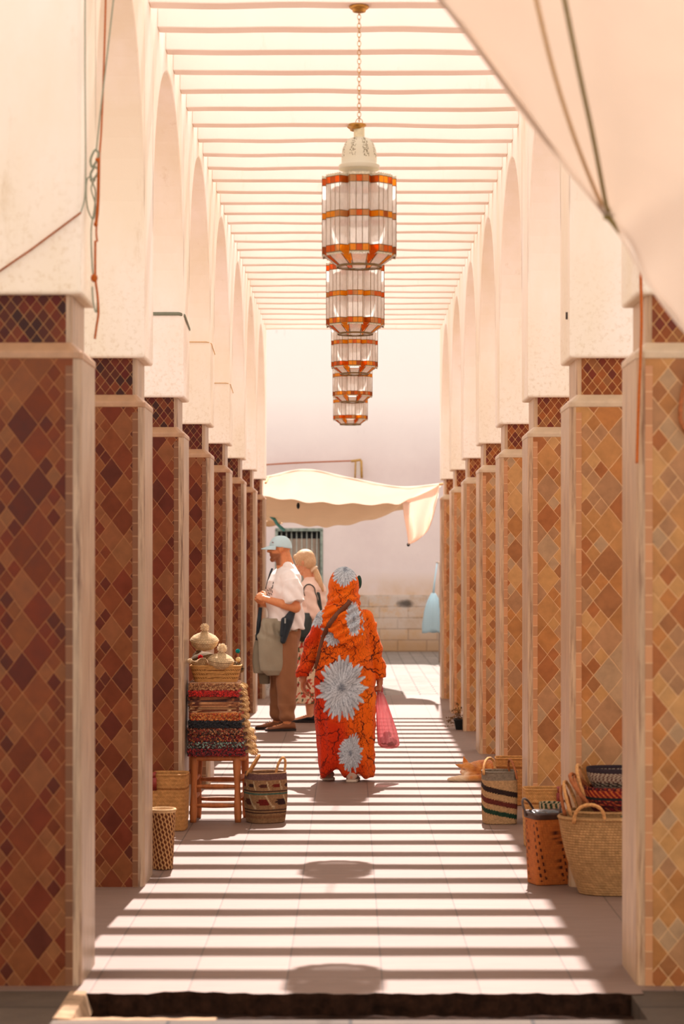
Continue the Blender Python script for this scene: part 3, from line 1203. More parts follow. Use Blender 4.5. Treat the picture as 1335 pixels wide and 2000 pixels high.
specs = [
    ((996, 1560), 14.6, .10, .09, .235, 'low tan woven bin partly hidden behind the striped basket', (214, 150, 84), .30),
    ((1061, 1600), 12.35, .105, .09, .30, 'tan woven bin with wine red leather tab standing behind the orange basket', (216, 158, 92), .315),
    ((330, 1615), 13.15, .105, .12, .28, 'tan rectangular woven bin behind the second left pillar', (206, 146, 84), .325)]
for (px, D, a, bb, _, lb, colr, h) in specs:
    b = P(px[0], 1600, D); b.z = 0
    if D < 14: b.y += .08
    root = basket('woven_bin', lb, 'basket', b, 'tan woven bins')
    mb = basket_body(b, a * .92, bb * .92, a, bb, h, 6.0, 160, 60, .008, .05 if D < 13 else -.04, .002, rim=.004)
    woven('bin_wall', mb, M_WV, root, pat_bin(colr, (150, 92, 44)))
    sx = 1 if D < 13 else -1
    mb = MB(); pts = [(b.x + sx * (a * .80), b.y - bb - .012, h - .012), (b.x + sx * a * .80, b.y - bb - .016, h + .012), (b.x + sx * a * .75, b.y - bb + .012, h + .02)]
    if D < 14: mb.tube(pts, .010, 8, flat=.35); mb.tube([(b.x + sx * a * .8, b.y - bb - .010, h - .085), (b.x + sx * a * .8, b.y - bb - .016, h - .01)], .016, 10, flat=.3)
    if mb.v: mb.build('leather_tab', M_REDL, root)

# --- small tapered lattice waste bin, front left
b = P(318, 1705, 11.42); b.y += .075; b.x = (316 - 684) * 11.45 / FPX; b.z = 0
root = basket('lattice_bin', 'small tapered bin of brown and cream basket weave at the second left pillar', 'basket', b)


def pat_lat(u, v):
    c = np.tile(lc((206, 158, 104)), (len(u), 1))
    x = np.mod(u / .018, 1); y = np.mod(v / .026 + np.floor(u / .018) * .5, 1)
    m = (np.abs(x - .5) * 1.2 + np.abs(y - .5)) < .60
    c[m] = lc((92, 44, 22)); c[v > .29] = lc((214, 176, 130))
    return c


mb = basket_body(b, .052, .052, .067, .067, .30, 2.0, 240, 120, .006, 0, 0, rim=.007)
woven('bin_wall', mb, attr_mat('lattice_weave', .8, None, .3, 50), root, pat_lat)

# --- orange rectangular basket with dark leather top, front right
b = Vector((.965, 10.98, 0))
root = basket('orange_basket', 'orange wicker basket with dark dashes and black leather rim by the second right pillar', 'basket', b)


def pat_or(u, v):
    c = np.tile(lc((204, 116, 52)), (len(u), 1))
    c = mixc(c, lc((170, 84, 34)), .4 * (.5 + .5 * np.sin(u * 520)))
    x = np.mod(u, .115)
    d = (np.abs(x - .045) < .0055) | (np.abs(x - .07) < .0045)
    y = np.mod(v + (x > .057) * .014, .034)
    m = d & (np.abs(y - .017) < .0085) & (v > .02) & (v < .31)
    c[m] = lc((70, 24, 16))
    return c


rotb = math.radians(18)
mb = basket_body(b, .088, .075, .100, .088, .335, 7.0, 280, 110, .008, rotb, 0)
woven('basket_wall', mb, attr_mat('split_cane_weave', .55, (.0055, .011), .35, 60, dark=.7), root, pat_or)
mb = basket_body((b.x, b.y, .318), .102, .090, .106, .093, .026, 7.0, 120, 6, .014, rotb, 0)
o = mb.build('leather_rim', M_LEATH, root)
# dark cloth lining peeking over the rim
mb = MB(); vs = []; g = 26
for j in range(g + 1):
    for i in range(g + 1):
        x, y = (i / g - .5) * 2, (j / g - .5) * 2
        xx, yy = x * .088, y * .078
        z = .345 + .014 * math.sin(x * 5 + y * 3) + .010 * noise.noise(Vector((x * 3, y * 3, 1))) - .02 * (x * x + y * y) * .5
        vs.append((b.x + xx * math.cos(rotb) - yy * math.sin(rotb), b.y + xx * math.sin(rotb) + yy * math.cos(rotb), z))
mb.add(vs, [(j * (g + 1) + i, j * (g + 1) + i + 1, (j + 1) * (g + 1) + i + 1, (j + 1) * (g + 1) + i) for j in range(g) for i in range(g)])
o = mb.build('lining', simple('glossy_dark_lining', (56, 54, 56), .25, .3, 20, .6), root, solid=.003); o['label'] = 'shiny dark lining bulging over the rim'
handle(root, (b.x - .11, b.y - .06, .335), (b.x - .06, b.y + .09, .335), .075, .006, M_LEATH, lean=(-.035, 0, 0))
handle(root, (b.x + .05, b.y - .05, .34), (b.x + .10, b.y + .07, .34), .06, .006, M_LEATH, lean=(.0, .0, 0))

# --- small round basket with dark and white rim squeezed between
b = Vector((P(1078, 1600, 11.75).x, 11.85, 0))
root = basket('checked_basket', 'small basket with black and white checked rim between the orange and tan ones', 'basket', b)


def pat_ck(u, v):
    c = np.tile(lc((196, 170, 132)), (len(u), 1))
    m = (np.floor(u / .014) % 2 == 0); c[m] = lc((40, 66, 46)); c[v < .27] = lc((150, 112, 74))
    return c


mb = basket_body(b, .05, .05, .062, .062, .30, 2.0, 120, 60, .006); woven('basket_wall', mb, M_WV, root, pat_ck)

# --- big sloping market baskets nested at the second right pillar
b0 = Vector((1.245, 10.66, 0))


def pat_coil(u, v):
    c = np.tile(lc((196, 150, 98)), (len(u), 1))
    c = mixc(c, lc((150, 106, 64)), .5 * (.5 + .5 * np.sin(v * 2 * np.pi / .0125)))
    return c


root = basket('market_basket', 'large plain coiled market basket in front of the second right pillar', 'basket', b0, 'nested market baskets')
mb = basket_body(b0, .165, .125, .262, .15, .355, 2.3, 240, 110, .011, 0, .012, wav=.015, rim=.009)
woven('basket_wall', mb, M_WC, root, pat_coil)
handle(root, (b0.x - .20, b0.y - .12, .345), (b0.x - .06, b0.y - .14, .35), .085, .0085, M_ROPE, lean=(0, -.02, 0))
# nested inner basket of the same kind
b1 = b0 + Vector((.015, .02, .045))
root = basket('market_basket', 'second market basket pushed inside the large one, its rim and handles leaning left', 'basket', b1, 'nested market baskets')
mb = basket_body(b1, .14, .095, .236, .122, .335, 2.3, 200, 90, .010, 0, .006, wav=.015, rim=.008)
woven('basket_wall', mb, M_WC, root, pat_coil)
handle(root, (b1.x - .245, b1.y - .05, .36), (b1.x - .20, b1.y + .08, .36), .14, .008, M_ROPE_D, lean=(-.035, 0, 0))
handle(root, (b1.x - .22, b1.y - .08, .365), (b1.x - .17, b1.y + .06, .365), .16, .008, M_ROPE, lean=(-.05, 0, 0))


def pat_wine(u, v):
    base = np.tile(lc((70, 20, 24)), (len(u), 1))
    q = np.sin(np.floor(u / .011) * 1.7 + np.floor(v / .009) * 2.3) + np.sin(np.floor(u / .02) * 3.1 - np.floor(v / .009) * 1.1)
    base[q > .7] = lc((190, 92, 50)); base[q < -1.0] = lc((140, 22, 34))
    m = (v > .105) & (v < .118); base[m] = lc((36, 40, 40))
    z = np.mod(u + v * .6, .026) < .010
    m = (v > .118) & (v < .15); base[m & z] = lc((214, 110, 50)); base[m & ~z] = lc((130, 24, 26))
    return base


def pat_wht(u, v):
    base = np.tile(lc((196, 176, 150)), (len(u), 1))
    z = np.mod(u + .008 * np.sin(v * 420), .020) < .009
    base[z] = lc((92, 32, 34)); base[(v > .082)] = lc((58, 44, 50)); m = np.abs(v - .026) < .012
    k = np.mod(u, .04) < .018; base[m & k] = lc((50, 52, 46))
    return base


b2 = b0 + Vector((.045, .015, .340))
root = basket('wine_basket', 'wine red and orange knotted bowl basket stacked in the nested market baskets', 'basket', b2)
mb = basket_body(b2, .10, .07, .185, .12, .160, 2.3, 240, 60, .009, 0, .02, wav=.03); woven('basket_wall', mb, M_WX, root, pat_wine)
handle(root, (b2.x - .19, b2.y - .07, .44), (b2.x - .15, b2.y + .04, .46), .10, .008, M_ROPE_D, lean=(-.06, 0, 0))
b3 = b2 + Vector((.012, .01, .150))
root = basket('zigzag_basket', 'cream basket with wine zigzags and dark rim, topmost on the wine red one', 'basket', b3)
mb = basket_body(b3, .145, .085, .185, .115, .098, 2.3, 240, 50, .009, 0, .01, wav=.03); woven('basket_wall', mb, M_WX, root, pat_wht)
handle(root, (b3.x - .20, b3.y - .06, .46), (b3.x - .165, b3.y + .05, .49), .125, .008, M_ROPE, lean=(-.045, 0, 0))
handle(root, (b3.x - .185, b3.y - .08, .43), (b3.x - .14, b3.y + .02, .46), .115, .009, M_ROPE_D, lean=(-.10, 0, 0))
root = basket('textile_roll', 'green edged folded textile lying in the large market basket', 'textile', b0 + Vector((.14, -.09, .37)))
mb = MB(); mb.tube([(b0.x + .02, b0.y - .09, .372), (b0.x + .2, b0.y - .10, .405)], .016, 12, flat=.8); mb.build('green_edge', simple('green_cloth', (30, 104, 76), .8, .3, 40), root)
mb = MB(); mb.tube([(b0.x + .0, b0.y - .06, .395), (b0.x + .2, b0.y - .07, .43)], .022, 12, flat=.8); mb.build('red_fold', simple('dark_red_cloth', (120, 30, 34), .9, .4, 60), root)

# ------------------------------------------------------------------ stool with rugs
M_OAK = simple('honey_turned_wood', (178, 104, 56), .55, .3, 7, .35, .3, stretch=(6, 6, 1))
SX, SY = -.815, 13.72
root = empty('wooden_stool', (SX, SY, 0), 'low turned wooden stool carrying the tall pile of rugs', 'stool')
ZS = .40
legs = [(-.125, -.13), (.13, -.13), (-.115, .12), (.165, .12)]
for lx, ly in legs:
    mb = MB(); pts, rr = [], []
    for i in range(17):
        t = i / 16; z = ZS * t - .0
        pts.append((SX + lx * (1.06 - .06 * t), SY + ly * (1.06 - .06 * t), z)); rr.append(.019 + .003 * math.sin(t * 9) + .003 * t)
    mb.tube(pts, rr, 14); mb.build('leg', M_OAK, root)
for (p, q, zs) in (((-.125, -.13), (.13, -.13), (.10, .215)), ((-.115, .12), (.165, .12), (.115, .235)),
                   ((-.125, -.13), (-.115, .12), (.15, .26)), ((.13, -.13), (.165, .12), (.15, .26))):
    for z in zs:
        mb = MB(); mb.tube([(SX + p[0] + (q[0] - p[0]) * t, SY + p[1] + (q[1] - p[1]) * t, z) for t in [i / 8 for i in range(9)]],
                           [.010 + .005 * math.sin(math.pi * i / 8) for i in range(9)], 10)
        mb.build('rung', M_OAK, root)
mb = MB(); mb.box((SX - .15, SY - .15, ZS - .03), (SX + .185, SY + .145, ZS)); mb.build('seat', M_OAK, root, bevel=.01)

M_RUG = attr_mat('knotted_wool', .95, None, .6, 120, sheen=.3)
rug_specs = [  # bottom to top: base, tufts, thickness, label
    ((96, 26, 30), [(150, 24, 30), (44, 20, 26), (170, 40, 40)], .050, 'wine red shaggy rug, lowest in the pile on the stool'),
    ((66, 52, 46), [(150, 176, 160), (120, 40, 34), (54, 40, 36)], .040, 'dark rug flecked with pale mint, second from bottom of the pile'),
    ((104, 40, 30), [(196, 120, 66), (150, 36, 34), (60, 34, 40)], .046, 'brick red and ochre mottled rug in lower part of the pile'),
    ((110, 62, 36), [(190, 130, 90), (150, 50, 30), (52, 34, 26)], .040, 'brown mottled rug just below the black one'),
    ((26, 26, 32), [(40, 40, 48), (20, 20, 26)], .046, 'black rug in the middle of the pile'),
    ((160, 78, 34), [(206, 112, 40), (184, 60, 28), (220, 150, 80)], .048, 'burnt orange rug lying on the black one'),
    ((168, 124, 84), [(224, 186, 140), (110, 60, 40)], .034, 'cream and brown striped rug above the orange one'),
    ((140, 88, 56), [(196, 142, 96), (90, 46, 34)], .034, 'thin brown kilim in upper part of the pile'),
    ((92, 52, 40), [(60, 34, 30), (150, 90, 60)], .032, 'dark brown kilim right below the scarlet rug'),
    ((190, 34, 26), [(222, 40, 28), (150, 30, 26)], .040, 'scarlet tufted rug near top of the pile'),
    ((176, 122, 78), [(206, 156, 106), (150, 92, 56)], .046, 'folded tan rug on top of the pile under the wicker tray')]
z = ZS
rr = random.Random(3)
for (base, tufts, th, lb) in rug_specs:
    f = (z - ZS) / .45
    x0 = SX - .168 + .004 * f + rr.uniform(-.006, .006); x1 = SX + .19 - .045 * f + rr.uniform(-.006, .006)
    y0 = SY - .17 + rr.uniform(-.008, .008); y1 = SY + .15
    root = empty('folded_rug', ((x0 + x1) / 2, (y0 + y1) / 2, z), lb, 'rug', 'rugs piled on the stool')
    # soft folded slab with its own waviness
    mb = MB(); n, m = 110, 20; rings = []
    cxm, cym = (x0 + x1) / 2, (y0 + y1) / 2
    hx, hy = (x1 - x0) / 2, (y1 - y0) / 2
    for i in range(m + 1):
        t = i / m; a = math.pi * t
        zr = z + th * (1 - math.cos(a)) / 2
        sq = abs(math.sin(a)) ** .35 if 0 < i < m else 0
        ring = []
        for j in range(n):
            u = 2 * math.pi * j / n
            x, y = sup(u, hx - .012 + .012 * sq, hy - .012 + .012 * sq, 9)
            if i in (0, m): x *= .93; y *= .93
            w = noise.noise(Vector((x * 30, y * 30, z * 40 + t))) * .005
            ring.append((cxm + x * (1 + w / .15 * .5), cym + y * (1 + w / .15 * .5), zr + w * (.5 if 0 < i < m else 0)))
        rings.append(ring)
    mb.rings(rings)
    o = mb.build('rug_body', M_RUG, root)
    co = np.array(mb.v)
    cell = np.stack([np.floor(co[:, 0] / .014), np.floor(co[:, 1] / .014), np.floor(co[:, 2] / .011)], 1) @ np.array([12.9898, 78.233, 37.7])
    h = np.mod(np.abs(np.sin(cell) * 43758.5), 1)
    pal = np.array([lc(base)] + [lc(t) for t in tufts])
    paint(o.data, pal[(h * len(pal)).astype(int)])
    # short pile standing on the front edge
    if th > .036:
        tf = MB(); cols = []
        for q in range(330):
            x = rr.uniform(x0 + .01, x1 - .01); zz = z + rr.uniform(.004, th - .004); L = rr.uniform(.007, .014)
            s = MB(); s.tube([(x, y0 + .004, zz), (x + rr.uniform(-.004, .004), y0 - L * .6, zz - .001), (x + rr.uniform(-.007, .007), y0 - L, zz - rr.uniform(0, .008))], [.0042, .0045, .0022], 5)
            tf.add(s.v, s.f); c = lin(rr.choice(tufts + [base])); cols += [c] * len(s.v)
        o = tf.build('tufts', M_RUG, root); paint(o.data, cols); o['kind'] = 'stuff'
    # fringe along the right edge
    fr = MB(); cols = []; cf = (236, 206, 158) if base[0] > 60 else (196, 170, 130)
    ln = .034 if f > .3 else .055
    for q in range(46):
        y = y0 + .01 + (y1 - y0 - .02) * q / 45; L = rr.uniform(ln * .35, ln * 1.15); zz = z + th * rr.uniform(.35, .65)
        pts = [(x1 - .008, y, zz), (x1 + L * .45, y + rr.uniform(-.006, .004), zz + .003), (x1 + L * .85, y + rr.uniform(-.012, .006), zz - L * .18), (x1 + L, y + rr.uniform(-.014, .01), zz - L * .5)]
        s = MB(); s.tube(pts, [.0045, .0036, .0042, .0016], 5); fr.add(s.v, s.f)
    o = fr.build('fringe', M_STRAW, root); o['label'] = 'cream fringe'; o['kind'] = 'stuff'
    z += th * .97
ZR = z

# wicker tray on the rugs
b = Vector((-.815, 13.70, ZR)); 
root = basket('wicker_tray', 'rectangular straw tray standing on top of the pile of rugs', 'tray', b)


def pat_tray(u, v):
    c = np.tile(lc((206, 152, 88)), (len(u), 1))
    m = (np.mod(v, .024) < .007) & (np.mod(u + np.floor(v / .024) * .007, .0145) < .008) & (v > .012) & (v < .085); c[m] = lc((98, 50, 22))
    return c


mb = basket_body(b, .128, .105, .155, .125, .096, 6.0, 260, 60, .007, 0, 0, wav=.01, rim=.004)
woven('tray_wall', mb, attr_mat('straw_slats', .75, (.03, .008), .4, 60, dark=.7), root, pat_tray)

# lidded straw boxes with pompons
M_POM = simple('cream_pompon_wool', (240, 216, 178), .95, .15, 120, .05, .5)


def pompon(c, r, parent, mat, seed=1, name='pompon'):
    rr = random.Random(seed); mb = MB()
    mb.sphere(c, r * .72, 14, 10)
    for q in range(240):
        d = Vector((rr.gauss(0, 1), rr.gauss(0, 1), rr.gauss(0, 1))).normalized()
        s = MB(); s.tube([Vector(c) + d * r * .5, Vector(c) + d * r * rr.uniform(.9, 1.12)], [.003, .0016], 4); mb.add(s.v, s.f)
    return mb.build(name, mat, parent)


def straw_box(c, R, tiltv, label, col=(232, 200, 154), pom=.022, seed=1, h=1.0):
    """tagine shaped lidded box: bowl, cone lid, pompon; tiltv = axis of the box"""
    ax = Vector(tiltv).normalized()
    M = ax.to_track_quat('Z', 'X').to_matrix()
    root = empty('straw_tagine_box', c, label, 'box', 'lidded straw boxes with pompons')
    c = Vector(c)

    def lat(prof, name, colr):
        mb = MB(); n = 90; uv = []; rs = []; acc = 0; last = None
        pp = []
        for (a, b_) in zip(prof[:-1], prof[1:]):
            for t in range(6): pp.append((a[0] + (b_[0] - a[0]) * t / 6, a[1] + (b_[1] - a[1]) * t / 6))
        pp.append(prof[-1])
        for r_, z_ in pp:
            if last: acc += math.hypot(r_ - last[0], z_ - last[1])
            last = (r_, z_)
            rs.append([c + M @ Vector((r_ * R * math.cos(2 * math.pi * j / n), r_ * R * math.sin(2 * math.pi * j / n), z_ * R)) for j in range(n)])
            uv += [(j / n * 2 * math.pi * R, acc * R) for j in range(n)]
        mb.rings(rs); mb.uv = np.array(uv); o = mb.build(name, M_WC, root)
        cc = np.tile(lc(colr), (len(uv), 1)); cc = mixc(cc, lc(colr) * .6, .5 * (.5 + .5 * np.sin(mb.uv[:, 1] * 2 * np.pi / .009)))
        paint(o.data, cc)
    lat([(.25, -.60), (.66, -.50), (.92, -.24), (1.0, .0), (.99, .07), (.9, .06)], 'bowl', col)
    lat([(1.02, .04), (1.04, .10), (.98, .24 * h), (.82, .44 * h), (.58, .60 * h), (.34, .72 * h), (.22, .86 * h), (.20, 1.0 * h), (.10, 1.04 * h)], 'lid', col)
    pompon(c + ax * R * (1.20 * h), pom, root, M_POM, seed)
    return root


straw_box(P(399, 1253, 13.68), .085, (.03, -.22, 1), 'straw tagine box with pompon, topmost and leftmost above the tray', pom=.026, seed=1, h=.86)
straw_box(P(431, 1292, 13.62), .079, (.10, -.12, 1), 'straw tagine box with shaggy pompon to the right in the tray', pom=.030, seed=2, h=.85)
straw_box(P(394, 1303, 13.69), .056, (-.92, -.30, .50), 'straw tagine box lying on its side at the left in the tray', (204, 164, 116), pom=.015, seed=3, h=1.25)
straw_box(P(440, 1302, 13.66), .046, (.05, -.75, -.15), 'small straw box lying with its pompon hanging over the tray front', (224, 190, 146), pom=.018, seed=4, h=.75)
straw_box(P(393, 1286, 13.80), .072, (-.3, .1, 1), 'dark straw box half hidden at the left behind the others', (128, 104, 74), pom=.016, seed=5, h=.7)
# two small dark trinket baskets with coloured pompons
M_TEAL = simple('teal_wool', (20, 128, 124), .95, .2, 120, .05, .5)
M_REDW = simple('red_wool', (206, 30, 34), .95, .2, 120, .05, .5)
M_CRM = simple('cream_wool', (232, 212, 160), .95, .2, 120, .05, .5)


def trinket(c, R, label, pm, pos, mat=None, seed=1):
    root = empty('woven_trinket', c, label, 'trinket basket')
    mb = MB(); c = Vector(c)
    prof = [(.2, -.9), (.8, -.6), (1, 0), (.8, .6), (.45, .95), (.3, 1.2), (.1, 1.25)]
    rs = [[c + Vector((r_ * R * math.cos(2 * math.pi * j / 48), r_ * R * math.sin(2 * math.pi * j / 48), z_ * R)) for j in range(48)] for r_, z_ in prof]
    mb.rings(rs); mb.uv = np.array([(j / 48 * 2 * math.pi * R, i * R * .4) for i in range(len(prof)) for j in range(48)])
    o = mb.build('body', M_WX, root); cell = np.floor(mb.uv / .008) @ np.array([7.1, 3.3]); h = np.mod(np.abs(np.sin(cell) * 4375), 1)
    paint(o.data, np.where(h[:, None] > .5, lc((170, 136, 92)), lc((54, 44, 40))))
    pompon(pos, R * .42, root, pm, seed)


trinket(P(459, 1305, 13.78), .034, 'small dark trinket basket with cream pompon at right end of the tray', M_CRM, P(465, 1288, 13.74), seed=6)
c = P(467, 1306, 13.80)
trinket(c, .032, 'small dark trinket basket with teal pompon on a stalk', M_TEAL, P(464, 1272, 13.78), seed=7)
mb = MB(); mb.tube([P(467, 1300, 13.8), P(464, 1275, 13.78)], .006, 8)
o = mb.build('stalk', M_ROPE_D, bpy.data.objects['woven_trinket.001'])
trinket(P(386, 1285, 13.80), .036, 'dark woven trinket basket with red pompon between the straw boxes', M_REDW, P(391, 1284, 13.72), seed=8)

# ------------------------------------------------------------------ potted dry plant
b = P(906, 1425, 21.2); b.y += .1; b.z = 0
root = empty('potted_plant', b, 'black pot with withered plant at foot of the sixth right pillar', 'plant')
mb = MB(); s = [(-.085, .085), (-.1, .1)]
mb.rings([[(b.x + sx * a, b.y + sy * a, zz) for sx, sy in ((-1, -1), (1, -1), (1, 1), (-1, 1))] for a, zz in ((.075, 0), (.092, .085), (.098, .085), (.098, .10), (.086, .10), (.08, .07))])
mb.build('pot', simple('black_plastic_pot', (22, 24, 26), .5, .2), root, False, bevel=.004)
mb = MB(); mb.box((b.x - .08, b.y - .08, .06), (b.x + .08, b.y + .08, .085)); mb.build('soil', M_EARTH, root, False)
st = MB(); lf = MB(); rr = random.Random(5)
for q in range(26):
    x, y = b.x + rr.uniform(-.07, .07), b.y + rr.uniform(-.07, .07)
    tx, ty, tz = x + rr.uniform(-.08, .05), y + rr.uniform(-.06, .06), .09 + rr.uniform(.04, .14)
    if rr.random() < .25: tx = b.x - rr.uniform(.1, .17); tz = rr.uniform(.02, .12)
    pts = [(x, y, .08), ((x + tx) / 2, (y + ty) / 2, tz + .02), (tx, ty, tz)]
    st.tube(pts, [.003, .002, .0012], 5)
    for w in range(5):
        t = rr.uniform(.4, 1); px_ = Vector(pts[1]).lerp(Vector(pts[2]), t)
        d = Vector((rr.gauss(0, 1), rr.gauss(0, 1), rr.gauss(0, 1))).normalized() * .02; e = d.orthogonal().normalized() * .007
        lf.add([px_, px_ + d * .5 + e, px_ + d, px_ + d * .5 - e], [(0, 1, 2, 3)])
st.build('stems', simple('dry_brown_stem', (120, 84, 50), .9, .3, 40), root)
o = lf.build('leaves', simple('withered_leaf', (128, 92, 52), .9, .4, 60), root, False, solid=.0012); o['kind'] = 'stuff'
# ------------------------------------------------------------------ people
def basis(f, up=(0, 0, 1)):
    f = Vector(f).normalized(); u = Vector(up)
    l = u.cross(f).normalized(); u = f.cross(l).normalized()
    return Matrix((f, l, u)).transposed()          # columns forward, left, up


def head(mb, c, B, s=1.0, ears=True):
    c = Vector(c)
    L = lambda f, l, u: c + B @ Vector((f * s, l * s, u * s))
    S_ = lambda p, r: mb.sphere(L(*p), tuple(x * s for x in r), 18, 14, rot=B)
    S_((-.012, 0, .033), (.098, .077, .088))
    S_((.020, 0, -.028), (.070, .060, .086))
    mb.cap(L(.012, 0, -.070), L(.060, 0, -.096), .046 * s, .027 * s)
    for q in (-1, 1):
        mb.cap(L(-.02, .046 * q, -.045), L(.045, .022 * q, -.088), .026 * s, .024 * s)
        S_((.050, .038 * q, -.022), (.026, .020, .024))
        S_((.071, .031 * q, .012), (.012, .014, .010))
        mb.cap(L(.078, .012 * q, .032), L(.064, .046 * q, .030), .0105 * s, .009 * s)
        mb.sphere(L(.094, .010 * q, -.026), .0085 * s, 8, 6)
        if ears:
            S_((-.008, .077 * q, -.004), (.020, .009, .032)); S_((-.018, .084 * q, .004), (.014, .008, .026))
    mb.cap(L(.080, 0, .026), L(.104, 0, -.018), .010 * s, .0125 * s)
    mb.sphere(L(.106, 0, -.022), .0115 * s, 10, 8)
    mb.cap(L(.080, -.015, -.048), L(.080, .015, -.048), .010 * s, .010 * s)
    mb.cap(L(.077, -.013, -.060), L(.077, .013, -.060), .011 * s, .011 * s)


def hand(mb, wrist, d, nrm, thumb, s=1.0, curl=(.5, .6, .4), spread=.06, tcurl=.4):
    """palm from the wrist along d, palm side nrm, thumb on the side of vector thumb"""
    w = Vector(wrist); d = Vector(d).normalized(); n = Vector(nrm); n = (n - d * n.dot(d)).normalized()
    t = d.cross(n).normalized()
    if t.dot(Vector(thumb)) < 0: t = -t
    B = Matrix((d, t, n)).transposed()
    mb.sphere(w + d * .050 * s, (.052 * s, .040 * s, .0165 * s), 16, 10, rot=B)
    mb.sphere(w + d * .030 * s + t * .018 * s + n * .006 * s, (.034 * s, .020 * s, .016 * s), 12, 8, rot=B)
    mb.cap(w - d * .02 * s, w + d * .03 * s, .026 * s, .026 * s)
    for j, (ln, off) in enumerate(((.070, .030), (.078, .010), (.073, -.010), (.058, -.029))):
        p = w + d * (.086 - .004 * abs(j - 1)) * s + t * off * s
        mb.cap(w + d * .04 * s + t * off * .7 * s, p, .011 * s, .0098 * s)
        ang = 0; q = p; r0 = .0092
        for k, (fr, c) in enumerate(zip((.46, .30, .24), curl)):
            ang += c * (1 + .08 * j)
            dr = (d * math.cos(ang) + n * math.sin(ang) + t * spread * (1.2 - .8 * j)).normalized()
            q2 = q + dr * ln * fr * s
            mb.cap(q, q2, r0 * s, (r0 - .0009) * s, 10); r0 -= .0009; q = q2
    a = (d * .62 + t * .75 + n * .25).normalized()
    p0 = w + d * .028 * s + t * .028 * s
    p1 = p0 + a * .038 * s; a2 = (d * (.9) + t * .25 + n * tcurl).normalized(); p2 = p1 + a2 * .032 * s
    a3 = (d * .8 - t * .05 + n * (tcurl + .3)).normalized(); p3 = p2 + a3 * .024 * s
    mb.cap(p0, p1, .0145 * s, .0115 * s, 10); mb.cap(p1, p2, .0112 * s, .0098 * s, 10); mb.cap(p2, p3, .0098 * s, .0085 * s, 10)


def torso(mb, rows, B, n=40, e=2.3):
    """rows: (centre, front-back radius, side radius)"""
    rs = []
    for c, a, b_ in rows:
        ring = []
        for j in range(n):
            x, y = sup(2 * math.pi * j / n, a, b_, e)
            ring.append(Vector(c) + B @ Vector((x, y, 0)))
        rs.append(ring)
    mb.rings(rs)


def limb(mb, pts, rad):
    for a, b_, ra, rb in zip(pts[:-1], pts[1:], rad[:-1], rad[1:]):
        mb.cap(a, b_, ra, rb, 18)


def foot(mb, ankle, fd, s=1.0):
    a = Vector(ankle); f = Vector(fd).normalized(); B = basis(f)
    g = Vector((a.x, a.y, 0))
    mb.cap(a, g + Vector((0, 0, .05)) - f * .01, .036 * s, .038 * s)
    mb.sphere(g - f * .035 + Vector((0, 0, .035)), (.040 * s, .032 * s, .034 * s), rot=B)
    mb.cap(g + Vector((0, 0, .045)), g + f * .12 + Vector((0, 0, .026)), .038 * s, .026 * s)
    mb.sphere(g + f * .12 + Vector((0, 0, .022)), (.055 * s, .042 * s, .021 * s), rot=B)


def shoe(parent, ankle, fd, mat, sole, Ls=.285, wd=.048, h=.075, lace=False, name='shoe', lo=0):
    f = Vector(fd).normalized(); B = basis(f)
    g = Vector((ankle.x, ankle.y, lo))
    mb = MB(); rs = []
    prof = [(-.078, .020, .45), (-.070, .034, .95), (-.04, .040, 1.0), (0, .040, 1.05), (.03, .040, .92), (.06, .042, .74), (.10, .046, .56), (.14, .047, .48), (.175, .038, .42), (.195, .018, .28)]
    k = Ls / .285
    for x, w, hh in prof:
        ring = []
        for j in range(24):
            a = 2 * math.pi * j / 24
            yy = math.cos(a) * w * wd / .045; zz = math.sin(a)
            z = .012 + (h * hh - .012) * (.5 + .5 * zz) if True else 0
            yy *= (1 - .28 * max(0, zz))
            ring.append(g + B @ Vector((x * k, yy, z)))
        rs.append(ring)
    mb.rings(rs)
    o = blob(name, mb, mat, .005, 3, parent)
    mb = MB(); out = [(x * k * 1.02, w * wd / .045 * 1.06) for x, w, _ in prof]
    low = [g + B @ Vector((x, w, .001)) for x, w in out] + [g + B @ Vector((x, -w, .001)) for x, w in reversed(out)]
    top = [p + Vector((0, 0, .020)) for p in low]
    mb.rings([low, top])
    s_ = mb.build('sole', sole, None, bevel=.004)
    setparent(s_, o)
    if lace:
        mb = MB()
        for q in range(4):
            x = .045 + q * .018; z = h * (.98 - q * .11) + .006
            mb.tube([g + B @ Vector((x * k, -.022, z - .012)), g + B @ Vector((x * k + .004, 0, z)), g + B @ Vector((x * k, .022, z - .012))], .0025, 6)
        l_ = mb.build('laces', sole, None); setparent(l_, o)
    return o


def ribbon(bvh, pts, w, off=.006, n=40, thick=.004):
    """flat strap laid on a surface"""
    pp = [Vector(cr([tuple(p) for p in pts], i / n)) for i in range(n + 1)]
    q = []
    for p in pp:
        l, no, _, _ = bvh.find_nearest(p)
        q.append((l + no * off, no))
    rs = []
    for i, (p, no) in enumerate(q):
        t = (q[min(i + 1, n)][0] - q[max(i - 1, 0)][0]).normalized()
        s = t.cross(no).normalized()
        rs.append([p - s * w / 2, p + s * w / 2, p + s * w / 2 + no * thick, p - s * w / 2 + no * thick])
    return MB().rings(rs)


def bvh_of(o):
    me = o.data; M = o.matrix_world
    loc = Vector((0, 0, 0)); q = o
    while q: loc += q.location; q = q.parent
    vs = [v.co + loc for v in me.vertices]
    return BVHTree.FromPolygons(vs, [p.vertices[:] for p in me.polygons])


